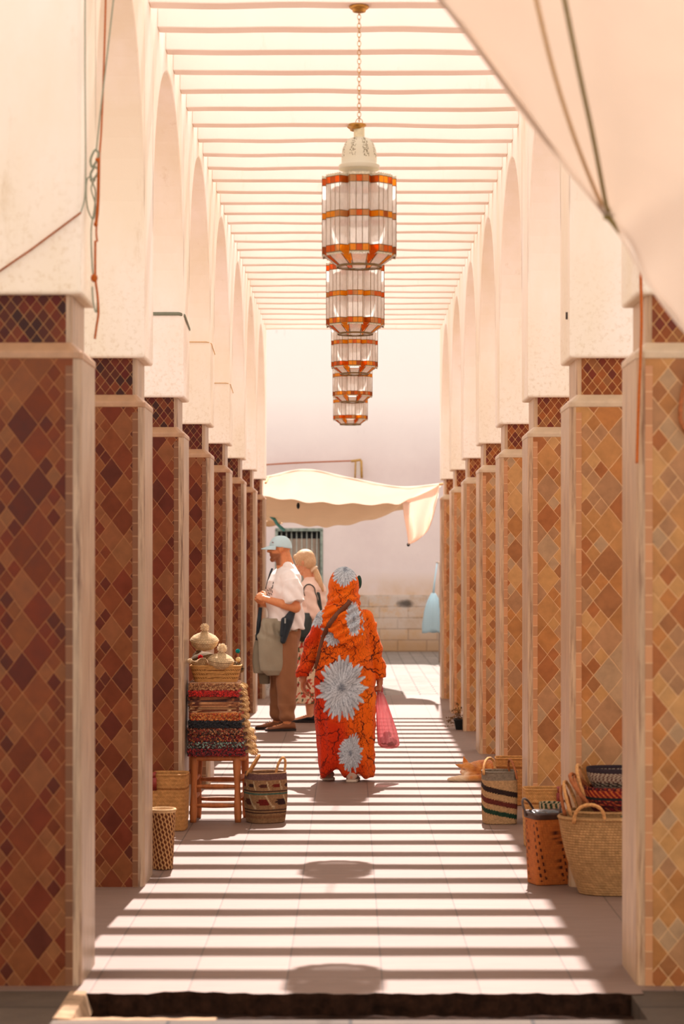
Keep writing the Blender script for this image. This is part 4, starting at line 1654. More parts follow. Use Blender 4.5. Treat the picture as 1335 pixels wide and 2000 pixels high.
def skin_mat(name, rough=.5):
    k = NT(name, rough, .4)
    at = k.n('ShaderNodeVertexColor', layer_name='Col').outputs[0]
    n = k.noise(k.pos(True), 60, 4, .6)
    k.col(k.mix(1.0, at, k.ramp(n, [(.3, (.93, .9, .88)), (.7, (1.06, 1.05, 1.04))]), 'MULTIPLY'))
    k.b.inputs['Subsurface Weight'].default_value = .12
    k.b.inputs['Subsurface Radius'].default_value = (.02, .008, .004)
    k.b.inputs['Subsurface Scale'].default_value = .5
    return k.m


M_SKIN = skin_mat('skin')


def skin_paint(c, B, s, base, beard=None, hair=None, hairfn=None):
    def f(co):
        n = len(co); out = np.tile(lc(base), (n, 1))
        R = (co - np.array(c)) @ np.array(B) / s       # local forward, left, up
        F, Lt, U = R[:, 0], R[:, 1], R[:, 2]
        near = (np.abs(F) < .16) & (np.abs(Lt) < .13) & (np.abs(U) < .17)
        out = mixc(out, lc(base) * np.array([1.12, .82, .74]), np.clip(.35 * (vnoise(co, 22, 3) > .3), 0, 1) * .5)
        if hairfn is not None:
            m = near & hairfn(F, Lt, U); out[m] = lc(hair)
        if beard is not None:
            m = near * smoothstep(-U, .028, .05) * smoothstep(F, -.03, .01) * (U > -.15)
            must = near & (U < -.028) & (U > -.045) & (F > .075)
            out = mixc(out, lc(beard), np.clip(m + must * .8, 0, 1) * .85)
        lip = near & (F > .079) & (np.abs(U + .054) < .010) & (np.abs(Lt) < .024)
        out[lip] = lc((150, 78, 62))
        eye = near & (F > .070) & (np.abs(U - .011) < .007) & (np.abs(np.abs(Lt) - .031) < .011)
        out[eye] = lc((60, 40, 32))
        brow = near & (F > .062) & (np.abs(U - .038) < .006) & (np.abs(np.abs(Lt) - .031) < .021)
        out[brow] = lc((92, 60, 40))
        return out
    return f


def fabric(name, c, rough=.9, scale=220, bump=.25, var=.06, sheen=.1, spec=.15):
    k = NT(name, rough, spec)
    n = k.noise(k.pos(True), scale, 2, .6); n2 = k.noise(k.pos(True), 9, 3)
    k.col(k.ramp(n2, [(.3, tuple(x * (1 - var) for x in lin(c))), (.7, tuple(min(1, x * (1 + var)) for x in lin(c)))]))
    k.b.inputs['Sheen Weight'].default_value = sheen
    k.bump(n, bump, .001)
    return k.m


def folds(amp, kx, kz, seed=1, only=None):
    """soft vertical folds in hanging cloth"""
    def f(co, no):
        a = np.arctan2(no[:, 1], no[:, 0])
        d = amp * (np.sin(a * kx + co[:, 2] * kz + seed) * .6 + vnoise(co * np.array([1, 1, .35]), 26, seed) * .5)
        if only is not None: d = d * only(co, no)
        return d
    return f


# =================================================================== woman in the orange robe
DW = 16.2
def W(x, y, d=0.0): return P(x, y, DW) + Vector((0, d, 0))


BW_ = basis((0, 1, 0))
hc = W(673, 1146, .01)
root = empty('person', W(673, 1527), 'woman seen from behind in an orange hooded robe with grey flowers, holding a pink bag', 'person')
root.location.z = 0
mb = MB()
head(mb, hc, BW_, .96)
mb.cap(hc + Vector((0, -.02, -.09)), W(673, 1192), .056, .06)
torso(mb, [(W(673, 1330), .105, .135), (W(673, 1290), .115, .15), (W(673, 1255), .10, .13), (W(673, 1225), .105, .145), (W(673, 1203), .095, .155), (W(673, 1190), .07, .10)], BW_)
WL, WRr = W(592, 1322, .01), W(741, 1327, .0)
limb(mb, [W(634, 1206), W(609, 1264, -.01), WL], [.050, .040, .026])
limb(mb, [W(712, 1206), W(729, 1264, -.01), WRr], [.050, .040, .026])
hand(mb, WL, (-.04, .10, -1), (.9, -.3, 0), (.2, 1, 0), .93, (.30, .4, .3))
hand(mb, WRr, (.02, .05, -1), (-.9, .2, 0), (.0, 1, .0), .90, (1.2, 1.3, 1.0), tcurl=.7)
AL, AR = Vector((W(641, 0).x, DW + .08, .085)), Vector((W(687, 0).x, DW - .07, .085))
limb(mb, [W(655, 1330), W(648, 1425, .02), AL], [.085, .055, .036]); limb(mb, [W(692, 1330), W(690, 1425, -.02), AR], [.085, .055, .036])
foot(mb, AL, (-.12, 1, 0), .9); foot(mb, AR, (.08, 1, 0), .9)
blob('body', mb, M_SKIN, .0042, 2, root, skin_paint(hc, BW_, .96, (176, 112, 78)))
M_TAUPE = fabric('taupe_suede', (168, 140, 122), .8, 90); M_SOLE_T = simple('pale_rubber', (186, 168, 150), .7, .1, 40)
shoe(root, AL, (-.12, 1, 0), M_TAUPE, M_SOLE_T, .25, .045, .078); shoe(root, AR, (.08, 1, 0), M_TAUPE, M_SOLE_T, .25, .045, .078)


def pxy(co): return co[:, 0] * FPX / DW + 684, 1104 - (co[:, 2] - CAMZ) * FPX / DW


def petals(X, Y, out, mask, cx, cy, rx, ry, seed, n=30, layers=6, a0=0, a1=2 * math.pi, core=True):
    r = np.random.default_rng(seed)
    x, y = (X - cx) / rx, (Y - cy) / ry
    sel = (x * x + y * y) < 1.5
    if not sel.any(): return
    xs, ys = x[sel], y[sel]; cs = out[sel]; ms = mask[sel]
    for l in range(layers):
        R = 1.0 - .84 * l / layers
        nn = max(7, int(n * (1 - .5 * l / layers)))
        for k in range(nn):
            a = a0 + (a1 - a0) * (k + r.uniform(-.25, .25) + .5 * (l % 2)) / nn
            Rk = R * r.uniform(.74, 1.16)
            wd = (1.25 if l < layers - 2 else 1.6) * (a1 - a0) * R / nn * .42 * r.uniform(.8, 1.15)
            u = xs * math.cos(a) + ys * math.sin(a); w = -xs * math.sin(a) + ys * math.cos(a)
            s = u / Rk
            prof = wd * np.sqrt(np.clip(1 - np.abs(2 * s - 1.05) ** 2.6, 0, 1)) * (s > 0) * (s < 1.03)
            m = (np.abs(w) < prof)
            if not m.any(): continue
            tone = .30 + .62 * np.clip(s, 0, 1) ** 1.3
            edge = np.clip(np.abs(w) / (prof + 1e-6), 0, 1)
            tone = tone * (1 - .7 * edge ** 2.5) * r.uniform(.82, 1.1)
            col = mixc(lc((62, 74, 94)), lc((220, 229, 236)), np.clip(tone, 0, 1))
            cs[m] = col[m]; ms[m] = 0
    out[sel] = cs; mask[sel] = ms


def branch_set(seed, roots):
    r = random.Random(seed); segs = []
    def grow(x, y, a, w, n):
        for i in range(n):
            a += r.uniform(-.45, .45); L = r.uniform(4, 7)
            x2, y2 = x + L * math.cos(a), y + L * math.sin(a)
            segs.append((x, y, x2, y2, w, w * .93)); x, y = x2, y2; w *= .93
            if r.random() < .42 and w > .35: grow(x, y, a + r.choice((-1, 1)) * r.uniform(.5, 1.1), w * .62, r.randint(3, 7))
    for x, y, a, w, n in roots: grow(x, y, a, w, n)
    return segs


SEGS = branch_set(4, [(628, 1330, -1.9, 2.0, 9), (632, 1302, 2.6, 2.8, 6), (640, 1300, -.9, 2.2, 6), (712, 1302, .3, 2.8, 6), (722, 1290, -1.2, 2.2, 9),
                      (655, 1292, -1.6, 1.7, 7), (690, 1290, -1.4, 1.7, 7), (660, 1420, 1.9, 2.4, 10), (640, 1400, 3.0, 2.2, 5), (705, 1405, 1.3, 2.4, 10),
                      (720, 1440, .4, 1.8, 5), (618, 1360, 1.2, 1.8, 10), (728, 1350, 1.9, 1.8, 10), (680, 1412, 1.5, 1.6, 6), (640, 1470, 2.2, 1.6, 7),
                      (602, 1240, 1.9, 1.5, 8), (592, 1290, -.4, 1.4, 6), (728, 1240, 1.3, 1.5, 9), (740, 1290, -2.2, 1.4, 6), (628, 1270, -1.2, 1.4, 6),
                      (715, 1470, 1.2, 1.5, 6), (650, 1180, .4, 1.4, 6), (690, 1150, 2.6, 1.2, 6), (655, 1150, .8, 1.2, 5), (660, 1210, 1.0, 1.3, 6)])


def robe_colour(fl):
    def f(co):
        X, Y = pxy(co); n = len(co)
        red = smoothstep(vnoise(co, 7, 9) * .5 + (Y - 1300) / 260 - (X - 670) / 110, .0, .9)
        out = mixc(lc((236, 104, 14)), lc((204, 36, 12)), red * .85)
        out = mixc(out, lc((246, 132, 24)), np.clip(vnoise(co, 13, 2) - .3, 0, 1) * .6)
        mask = np.ones(n)
        jx = X + 1.2 * np.sin(Y * .6); jy = Y + 1.2 * np.sin(X * .55)
        for (x1, y1, x2, y2, w1, w2) in SEGS:
            bb = (jx > min(x1, x2) - 4) & (jx < max(x1, x2) + 4) & (jy > min(y1, y2) - 4) & (jy < max(y1, y2) + 4)
            if not bb.any(): continue
            dx, dy = x2 - x1, y2 - y1
            t = np.clip(((jx[bb] - x1) * dx + (jy[bb] - y1) * dy) / (dx * dx + dy * dy + 1e-9), 0, 1)
            d = np.hypot(jx[bb] - x1 - t * dx, jy[bb] - y1 - t * dy)
            k = 1 - smoothstep(d, w1 * .42, w1 * .75)
            out[bb] = mixc(out[bb], lc((72, 20, 14)), k * .92)
        for a in fl: petals(X, Y, out, mask, **a)
        return np.concatenate([out, mask[:, None]], 1)
    return f


def mat_robe():
    k = NT('printed_orange_cotton', .85, .15)
    nd = k.n('ShaderNodeVertexColor', layer_name='Col')
    p = k.pos(True)
    wv = k.n('ShaderNodeTexVoronoi', feature='DISTANCE_TO_EDGE')
    k.put(wv.inputs['Vector'], k.scale(p, (1, .5, .42))); wv.inputs['Scale'].default_value = 62
    ln = k.math('LESS_THAN', wv.outputs[0], k.math('MULTIPLY', k.noise(p, 14, 3), .075))
    ln = k.math('MULTIPLY', ln, nd.outputs[1])
    ln = k.math('MULTIPLY', ln, k.step(k.noise(p, 10, 3), .36, .56))
    k.col(k.mix(k.math('MULTIPLY', ln, .8), nd.outputs[0], lin((84, 22, 14))))
    k.b.inputs['Sheen Weight'].default_value = .1
    k.bump(k.noise(p, 250, 2), .12, .001)
    t = k.n('ShaderNodeBsdfTranslucent'); k.put(t.inputs[0], nd.outputs[0])
    mx = k.n('ShaderNodeMixShader'); mx.inputs[0].default_value = .12
    k.t.links.new(k.b.outputs[0], mx.inputs[1]); k.t.links.new(t.outputs[0], mx.inputs[2])
    k.t.links.new(mx.outputs[0], k.t.nodes['Material Output'].inputs[0])
    return k.m


M_ROBE = mat_robe()
mb = MB()
rows = []
for (y, cx, hw, dd) in ((1521, 678, 52, .115), (1512, 677, 56, .13), (1490, 676, 59, .145), (1450, 674.5, 60, .15), (1400, 674, 61, .155), (1350, 674, 60, .16), (1300, 673, 58, .16),
                        (1265, 673, 54, .155), (1235, 673, 51, .15), (1210, 672.5, 49, .14), (1196, 672, 41, .12), (1188, 672, 30, .10), (1182, 672, 22, .085)):
    rows.append((W(cx, y), dd, hw * DW / FPX))
rows[0] = (rows[0][0] + Vector((0, 0, .012)), .105, rows[0][2])
torso(mb, rows, BW_, 56, 2.2)
limb(mb, [W(634, 1207), W(608, 1263, -.01), W(594, 1308, .0)], [.064, .056, .050])
mb.rings([[W(594, 1300) + Vector((.05 * math.cos(t) - .0, .05 * math.sin(t), 0)) for t in [2 * math.pi * j / 24 for j in range(24)]],
          [W(592, 1322) + Vector((.048 * math.cos(t), .046 * math.sin(t), 0)) for t in [2 * math.pi * j / 24 for j in range(24)]]])
limb(mb, [W(712, 1207), W(729, 1263, -.01), W(740, 1308, .0)], [.064, .056, .050])
mb.rings([[W(740, 1300) + Vector((.05 * math.cos(t), .05 * math.sin(t), 0)) for t in [2 * math.pi * j / 24 for j in range(24)]],
          [W(742, 1324) + Vector((.046 * math.cos(t), .046 * math.sin(t), 0)) for t in [2 * math.pi * j / 24 for j in range(24)]]])


def robe_disp(co, no):
    X, Y = pxy(co)
    a = np.arctan2(no[:, 1], no[:, 0])
    low = smoothstep(Y, 1260, 1480)
    d = .010 * low * np.sin(X * .16 + Y * .012 + 1) + .006 * low * np.sin(X * .31 - Y * .02)
    arm = ((X < 612) | (X > 732))
    d = d + .004 * np.sin(Y * .22 + X * .1) * arm + .004 * vnoise(co, 18, 4)
    d = d + .006 * np.sin((X + Y) * .12) * (1 - low) * (Y > 1215)
    # hem sagging: notch between the feet
    return d


FL = [dict(cx=667, cy=1341, rx=45, ry=59, seed=1, n=38, layers=8), dict(cx=684, cy=1467, rx=23, ry=37, seed=2, n=32, layers=7),
      dict(cx=618, cy=1203, rx=16, ry=21, seed=3, n=24, layers=5), dict(cx=697, cy=1212, rx=13, ry=33, seed=5, n=24, layers=5),
      dict(cx=652, cy=1236, rx=23, ry=26, seed=6, n=24, layers=4)]
robe = blob('robe', mb, M_ROBE, .0052, 2, None, None, robe_disp)
co = np.array([v.co[:] for v in robe.data.vertices])
X, Y = pxy(co)
lift = .055 * np.exp(-((X - 655) / 17) ** 2) * smoothstep(Y, 1480, 1516) + .02 * np.exp(-((X - 700) / 12) ** 2) * smoothstep(Y, 1490, 1516)
co[:, 2] += lift
for v, c_ in zip(robe.data.vertices, co): v.co = c_
X0 = co.copy()
paint(robe.data, robe_colour(FL)(X0))
rb_bvh = bvh_of(robe)
setparent(robe, root)

# hood with a pointed flap over the back
mb = MB()
mb.sphere(W(671, 1147, .0), (.112, .125, .150), 28, 20)
mb.sphere(W(671, 1172, -.01), (.122, .125, .095), 28, 20)
mb.sphere(W(669, 1190, -.02), (.135, .120, .050), 28, 16)
back = -.155
poly = [(634, 1186), (652, 1178), (690, 1178), (706, 1188), (707, 1215), (706, 1243), (700, 1256), (690, 1268), (676, 1262), (660, 1249), (645, 1233), (629, 1216)]
pr = []
for k_, off in ((0, -.028), (1, .045)):
    pr.append([W(x, y, back + off - .0 + .012 * abs((x - 670) / 36) ** 2 + .045 * max(0, (1205 - y) / 27)) for x, y in poly])
mb.rings(pr)
hood_disp = lambda co, no: (.0085 * np.sin((pxy(co)[0] * .9 + pxy(co)[1] * 1.6) * .22) * smoothstep(pxy(co)[1], 1140, 1180) + .002 * vnoise(co, 25, 3))
blob('hood', mb, M_ROBE, .0050, 3, root,
     lambda co: robe_colour([dict(cx=674, cy=1112, rx=29, ry=33, seed=8, n=34, layers=7), dict(cx=690, cy=1207, rx=14, ry=34, seed=4, n=30, layers=6)])(co), hood_disp)
hood = [c for c in root.children if c.name.startswith('hood')][0]
vs_, fs_ = [], []
for q in (robe, hood):
    o_ = len(vs_); ml = Vector(root.location)
    vs_ += [v.co + ml for v in q.data.vertices]; fs_ += [tuple(i + o_ for i in p.vertices) for p in q.data.polygons]
both = BVHTree.FromPolygons(vs_, fs_)
pts = []
for (x, y) in ((684, 1172), (676, 1182), (664, 1193), (652, 1206), (641, 1222), (633, 1240), (627, 1262), (622, 1285), (617, 1306)):
    h = both.ray_cast(W(x, y, -.8), Vector((0, 1, 0)))
    pts.append((h[0] if h[0] else W(x, y, -.15)) + Vector((0, -.010, 0)))
rs = []
for i in range(41):
    p = Vector(cr(pts, i / 40)); q = Vector(cr(pts, min(1, (i + 1) / 40))); q0 = Vector(cr(pts, max(0, (i - 1) / 40)))
    t = (q - q0).normalized(); n_ = Vector((0, -1, 0)); s_ = t.cross(n_).normalized(); w_ = .017
    rs.append([p - s_ * w_, p + s_ * w_, p + s_ * w_ - Vector((0, -.012, 0)), p - s_ * w_ - Vector((0, -.012, 0))])
MB().rings(rs).build('shoulder_strap', simple('brown_leather', (104, 58, 36), .5, .2, 40), root)
mb = MB(); mb.sphere(W(701, 1137, .10), (.02, .05, .05)); blob('face_covering', mb, fabric('dark_green_cloth', (24, 60, 48)), .006, 2, root)

# pink carrier bag
b = W(759, 1461); 
bag = empty('carrier_bag', (b.x, DW, b.z), 'translucent pink plastic carrier bag hanging from the right hand of the robed woman', 'bag')
k = NT('pink_film', .35, .5)
n_ = k.noise(k.scale(k.pos(True), (30, 30, 5)), 1.5, 4)
pc = k.ramp(n_, [(.3, lin((206, 128, 132))), (.7, lin((232, 172, 172)))])
k.col(pc)
t_ = k.n('ShaderNodeBsdfTranslucent'); k.put(t_.inputs[0], pc)
tr_ = k.n('ShaderNodeBsdfTransparent'); tr_.inputs[0].default_value = (*lin((240, 186, 188)), 1)
m1 = k.n('ShaderNodeMixShader'); m1.inputs[0].default_value = .5
m2 = k.n('ShaderNodeMixShader'); m2.inputs[0].default_value = .42
k.t.links.new(k.b.outputs[0], m1.inputs[1]); k.t.links.new(t_.outputs[0], m1.inputs[2])
k.t.links.new(m1.outputs[0], m2.inputs[1]); k.t.links.new(tr_.outputs[0], m2.inputs[2])
k.t.links.new(m2.outputs[0], k.t.nodes['Material Output'].inputs[0])
M_PINK = k.m
mb = MB(); rs = []
for (y, cx, hw, dd) in ((1352, 742, 5, .015), (1362, 743.5, 8, .030), (1378, 746, 11.5, .045), (1400, 750, 14.5, .06), (1425, 754.5, 18, .07), (1444, 757.5, 20.5, .07), (1454, 759, 20, .06), (1460, 760, 15, .035), (1462, 760, 6, .012)):
    c = W(cx, y, .0); hw *= DW / FPX; ring = []
    for j in range(64):
        a = 2 * math.pi * j / 64; f = 1 + .10 * math.sin(9 * a + y * .02) * (1 if y < 1440 else .4) + .05 * math.sin(17 * a)
        ring.append(c + Vector((hw * math.cos(a) * f, dd * math.sin(a) * f, .0)))
    rs.append(ring)
rs2 = []
for i in range(len(rs) - 1):
    for q in range(4): rs2.append([a.lerp(b_, q / 4) for a, b_ in zip(rs[i], rs[i + 1])])
rs2.append(rs[-1])
MB().rings(rs2, caps=True).build('bag_body', M_PINK, bag)
for s_ in (-1, 1):
    mb = MB(); mb.tube([W(742 + s_ * 3, 1356, s_ * .012), W(741.5 + s_ * 5, 1345, s_ * .014), W(741 + s_ * 3, 1338, s_ * .010), W(741, 1335, s_ * .004)], [.009, .007, .006, .005], 8, flat=.6)
    mb.build('bag_handle', M_PINK, bag)
M_ONION = simple('dark_red_produce', (110, 24, 30), .4, .2, 20)
for (x, y, d, r_) in ((750, 1446, 0, .034), (762, 1448, -.02, .036), (756, 1436, .02, .032), (768, 1450, .015, .028)):
    mb = MB(); mb.sphere(W(x, y, d), (r_, r_, r_ * .92)); mb.build('contents', M_ONION, bag)

# =================================================================== man in cap
DM = 21.2
def Mn(x, y, d=0.0):
    """d = nearer to the camera is negative"""
    return P(x, y, DM) + Vector((0, d, 0))


BM = basis((-.93, -.37, 0)); BH_ = basis((-.99, -.14, .02))
hc = Mn(545, 1073)
root = empty('person', (Mn(552, 0).x, DM, 0), 'bearded man in light blue cap, white t-shirt and brown trousers, facing left', 'person')
mb = MB(); head(mb, hc, BH_, 1.0)
mb.cap(hc + Vector((.022, 0, -.055)), Mn(557, 1112), .066, .080)
mb.cap(hc + Vector((.055, 0, -.03)), Mn(563, 1110), .045, .060)
torso(mb, [(Mn(555, 1262), .10, .13), (Mn(555, 1240), .115, .155), (Mn(555, 1205), .105, .15), (Mn(554, 1170), .110, .16), (Mn(553, 1140), .12, .19), (Mn(556, 1124), .085, .150), (Mn(557, 1110), .055, .075)], BM)
SL, EL, WLh = Mn(566, 1128, -.17), Mn(578, 1186, -.23), Mn(521, 1170, -.17)
SR, ER, WRh = Mn(548, 1128, .17), Mn(538, 1186, .20), Mn(513, 1178, .02)
limb(mb, [SL, EL, WLh], [.044, .050, .031]); mb.cap(EL, EL.lerp(WLh, .4), .048, .047)
limb(mb, [SR, ER, WRh], [.054, .048, .031])
hand(mb, WLh, (-.88, .30, .42), (-.3, .75, -.2), (0, 0, 1), 1.02, (.9, 1.1, .8), tcurl=.6)
hand(mb, WRh, (-.72, -.35, .75), (.2, -.9, .1), (-.2, 0, 1), 1.02, (.9, 1.2, .9), tcurl=.6)
AL, AR = Vector((Mn(561, 0).x, DM - .12, .09)), Vector((Mn(540, 0).x, DM + .12, .09))
limb(mb, [Mn(559, 1258, -.09), Mn(559, 1330, -.11), AL], [.095, .062, .042]); limb(mb, [Mn(549, 1258, .09), Mn(545, 1330, .11), AR], [.095, .062, .042])
FDL, FDR = (-1, -.20, 0), (-1, -.05, 0)
foot(mb, AL, FDL); foot(mb, AR, FDR)
mbody = blob('body', mb, M_SKIN, .0045, 2, root, skin_paint(hc, BH_, 1.0, (212, 140, 92), beard=(124, 72, 44)))
M_BSH = fabric('brown_suede', (126, 78, 50), .75, 90); M_DS = simple('dark_rubber', (40, 30, 26), .7, .1, 40)
shoe(root, AL, FDL, M_BSH, M_DS, .30, .050, .085, True); shoe(root, AR, FDR, M_BSH, M_DS, .30, .050, .085, True)
# trousers
mb = MB()
limb(mb, [Mn(559, 1250, -.09), Mn(560, 1330, -.11), AL + Vector((0, 0, .05))], [.118, .098, .074])
limb(mb, [Mn(549, 1250, .09), Mn(546, 1330, .11), AR + Vector((0, 0, .05))], [.118, .098, .074])
torso(mb, [(Mn(555, 1268), .12, .16), (Mn(555, 1235), .145, .185), (Mn(553, 1205), .14, .175)], BM)
blob('trousers', mb, fabric('brown_cotton', (142, 96, 66), .9, 200), .007, 3, root, None,
     lambda co, no: .006 * np.sin(co[:, 2] * 38 + co[:, 0] * 40) * np.exp(-co[:, 2] * 2.2) + .004 * vnoise(co * np.array([1, 1, .4]), 24, 2) + .003 * np.sin(co[:, 2] * 60) * (co[:, 2] < .25))
# t-shirt
mb = MB()
torso(mb, [(Mn(560, 1228), .165, .20), (Mn(558, 1210), .162, .205), (Mn(555, 1180), .160, .21), (Mn(554, 1155), .155, .215), (Mn(555, 1135), .142, .215), (Mn(557, 1121), .120, .195), (Mn(558, 1111), .088, .13), (Mn(559, 1106), .074, .090)], BM, 44)
mb.cap(Mn(562, 1107, -.06), Mn(574, 1126, -.06), .052, .062); mb.cap(Mn(560, 1107, .06), Mn(570, 1126, .08), .052, .062); mb.cap(Mn(562, 1105), Mn(574, 1130), .055, .070)
e2 = SL.lerp(EL, .72); 
mb.cap(Mn(563, 1128, -.14), SL.lerp(EL, .35), .082, .092, 24)
d_ = (EL - SL).normalized(); u_ = d_.orthogonal().normalized(); w_ = d_.cross(u_)
mb.rings([[SL.lerp(EL, t) + (u_ * math.cos(a) + w_ * math.sin(a)) * r_ for a in [2 * math.pi * j / 28 for j in range(28)]] for t, r_ in ((.1, .082), (.4, .098), (.84, .104))])
d_ = (ER - SR).normalized(); u_ = d_.orthogonal().normalized(); w_ = d_.cross(u_)
mb.rings([[SR.lerp(ER, t) + (u_ * math.cos(a) + w_ * math.sin(a)) * r_ for a in [2 * math.pi * j / 28 for j in range(28)]] for t, r_ in ((.0, .080), (.4, .090), (.74, .095))])
tee = blob('t_shirt', mb, fabric('white_jersey', (238, 230, 226), .9, 260), .006, 3, None, None,
           lambda co, no: .0075 * np.sin(co[:, 2] * 38 + co[:, 0] * 52 + co[:, 1] * 20) * smoothstep(-co[:, 2], -1.42, -1.3) + .005 * vnoise(co, 22, 6))
tb = bvh_of(tee)
setparent(tee, root)
# dark scribbled print on the chest
strokes = [((524, 1148), (527, 1156)), ((529, 1146), (528, 1153)), ((532, 1142), (531, 1150)), ((522, 1157), (526, 1161)), ((519, 1160), (522, 1166)), ((527, 1158), (530, 1162)),
           ((520, 1152), (523, 1154)), ((533, 1136), (532, 1141)), ((523, 1163), (526, 1166)), ((530, 1152), (531, 1158))]
mb = MB()
for (a, b_) in strokes:
    A = Mn(a[0] + 2, a[1], -.6); Bq = Mn(b_[0] + 2, b_[1], -.6)
    pts = []
    for i in range(7):
        p = A.lerp(Bq, i / 6); h = tb.ray_cast(p, Vector((0, 1, 0)))
        if h[0] is None: h = tb.find_nearest(p)
        pts.append(h[0] + h[1] * .0015)
    mb.tube(pts, [.002, .005, .006, .004, .006, .004, .002], 6, flat=.35)
mb.build('shirt_print', M_BLACK, root)
# cap
mb = MB()
Lh = lambda f, l, u: hc + BH_ @ Vector((f, l, u))
rs = []
for i in range(15):
    t = i / 14 * math.pi / 2
    rr_ = math.cos(t) ** .8; zz = math.sin(t)
    rs.append([Lh(-.014 + .108 * rr_ * math.cos(a), .089 * rr_ * math.sin(a), .018 + .112 * zz - .010 * math.cos(a) * -1 * (1 - zz)) for a in [2 * math.pi * j / 40 for j in range(40)]])
mb.rings(rs)
M_CAPB = fabric('light_blue_cotton', (188, 216, 224), .85, 220)
cap = mb.build('cap_crown', M_CAPB, root, solid=0)
mb = MB(); vs = []; ni, nj = 24, 10
for j in range(nj + 1):
    for i in range(ni + 1):
        a = -1.05 + 2.1 * i / ni
        r0_ = Vector((-.014 + .106 * math.cos(a), .088 * math.sin(a)))
        ext = .080 * (1 - (abs(a) / 1.05) ** 2.6) ** .7 if abs(a) < 1.05 else 0
        f = r0_.x + ext * j / nj; l = r0_.y * (1 - .05 * j / nj)
        vs.append(Lh(f, l, .030 - .030 * (j / nj) - .30 * abs(l) ** 1.5 * (j / nj)))
mb.add(vs, [(j * (ni + 1) + i, j * (ni + 1) + i + 1, (j + 1) * (ni + 1) + i + 1, (j + 1) * (ni + 1) + i) for j in range(nj) for i in range(ni)])
mb.build('cap_brim', M_CAPB, root, solid=.005)
mb = MB(); mb.tube([Lh(.075, .048, .062), Lh(.068, .056, .066), Lh(.062, .062, .060)], .0035, 6); mb.build('cap_emblem', simple('dusty_rose_thread', (150, 96, 104), .9, .1, 90), root)
# dark sling bag on his hip
M_NAVY = fabric('navy_nylon', (18, 32, 42), .6, 160, spec=.4)
mb = MB()
mb.cap(Mn(577, 1184, -.20), Mn(564, 1210, -.235), .018, .050); mb.cap(Mn(564, 1210, -.235), Mn(554, 1250, -.245), .050, .028)
mb.cap(Mn(556, 1210, -.25), Mn(552, 1238, -.255), .030, .022); mb.cap(Mn(577, 1184, -.20), Mn(582, 1172, -.15), .016, .010)
sb = blob('sling_bag', mb, M_NAVY, .006, 3, root)
mb = MB(); mb.box(Mn(557, 1216, -.300), Mn(559.5, 1206, -.29)); lb_ = mb.build('bag_label', simple('grey_woven_label', (170, 176, 172), .8, .1, 60), None, False); setparent(lb_, sb)
mb = MB(); mb.tube([Mn(531, 1110, .08), Mn(527, 1120, .08), Mn(523, 1135, .06), Mn(519, 1150, .03)], [.010, .010, .010, .008], 8, flat=.5); mb.build('shoulder_strap', M_NAVY, root)
mb = MB(); mb.tube([Mn(509, 1186, -.08), Mn(506, 1215, -.09), Mn(503, 1250, -.10)], [.018, .020, .018], 10, flat=.6); mb.build('shoulder_strap', M_NAVY, root)
# sweater tied round the waist
M_GREY = fabric('grey_knit', (150, 140, 120), .95, 140, .5)
mb = MB()


def panel(rows, n=30):
    rs = []
    for (y, cx, hw, dd, dy) in rows:
        c = Mn(cx, y, dy); ring = []
        for j in range(n):
            x, z = sup(2 * math.pi * j / n, hw * DM / FPX, dd, 2.6)
            ring.append(c + Vector((x, z, 0)))
        rs.append(ring)
    mb.rings(rs)


panel([(1207, 531, 18, .07, -.10), (1220, 529, 20, .085, -.12), (1240, 528, 23, .095, -.13), (1262, 532, 26, .09, -.14), (1290, 534, 27, .08, -.14), (1308, 536, 25, .07, -.14), (1318, 539, 16, .045, -.14)])
panel([(1225, 514, 11, .05, -.02), (1250, 508, 11, .05, -.02), (1290, 503, 10, .045, -.02), (1315, 505, 11, .04, -.02)])
torso(mb, [(Mn(551, 1232), .165, .205), (Mn(551, 1212), .160, .20)], BM)
swd = lambda co, no: (1.0 - smoothstep(co[:, 2], .99, 1.03)) * (.010 * np.sin(co[:, 0] * 85 + co[:, 2] * 14) * smoothstep(co[:, 2], .78, 1.0) + .008 * np.sin(co[:, 2] * 60 + co[:, 0] * 30) * np.exp(-((co[:, 2] - .90) / .05) ** 2) + .006 * vnoise(co, 16, 7))
blob('tied_sweater', mb, M_GREY, .007, 3, root, None, swd)
mb = MB()
panel([(1300, 513, 11, .04, .02), (1325, 516, 11, .04, .02), (1336, 517, 10, .035, .02)])
o = blob('sweater_sleeve', mb, fabric('brownish_grey_knit', (116, 104, 86), .95, 140, .5), .007, 2, root); o['label'] = 'darker sleeve end hanging behind'

# =================================================================== woman with ponytail
DB = 22.3
def Bn(x, y, d=0.0): return P(x, y, DB) + Vector((0, d, 0))


BB = basis((-.86, .50, 0)); BBH = basis((-.88, .30, -.36))
hc = Bn(594, 1099)
root = empty('person', (Bn(602, 0).x, DB, 0), 'fair haired woman with ponytail in pale pink sweater and floral skirt behind the man', 'person')
mb = MB(); head(mb, hc, BBH, .93)
mb.cap(hc + Vector((.02, -.01, -.07)), Bn(606, 1136), .050, .056)
torso(mb, [(Bn(606, 1270), .10, .15), (Bn(606, 1240), .11, .165), (Bn(607, 1205), .09, .13), (Bn(607, 1170), .10, .145), (Bn(608, 1148), .09, .16), (Bn(607, 1136), .06, .09)], BB)
SLb, ELb, WLb = Bn(606, 1150, -.15), Bn(613, 1198, -.20), Bn(586, 1192, -.10)
SRb, ERb, WRb = Bn(612, 1150, .15), Bn(604, 1198, .22), Bn(582, 1190, .12)
limb(mb, [SLb, ELb, WLb], [.048, .038, .026]); limb(mb, [SRb, ERb, WRb], [.048, .038, .026])
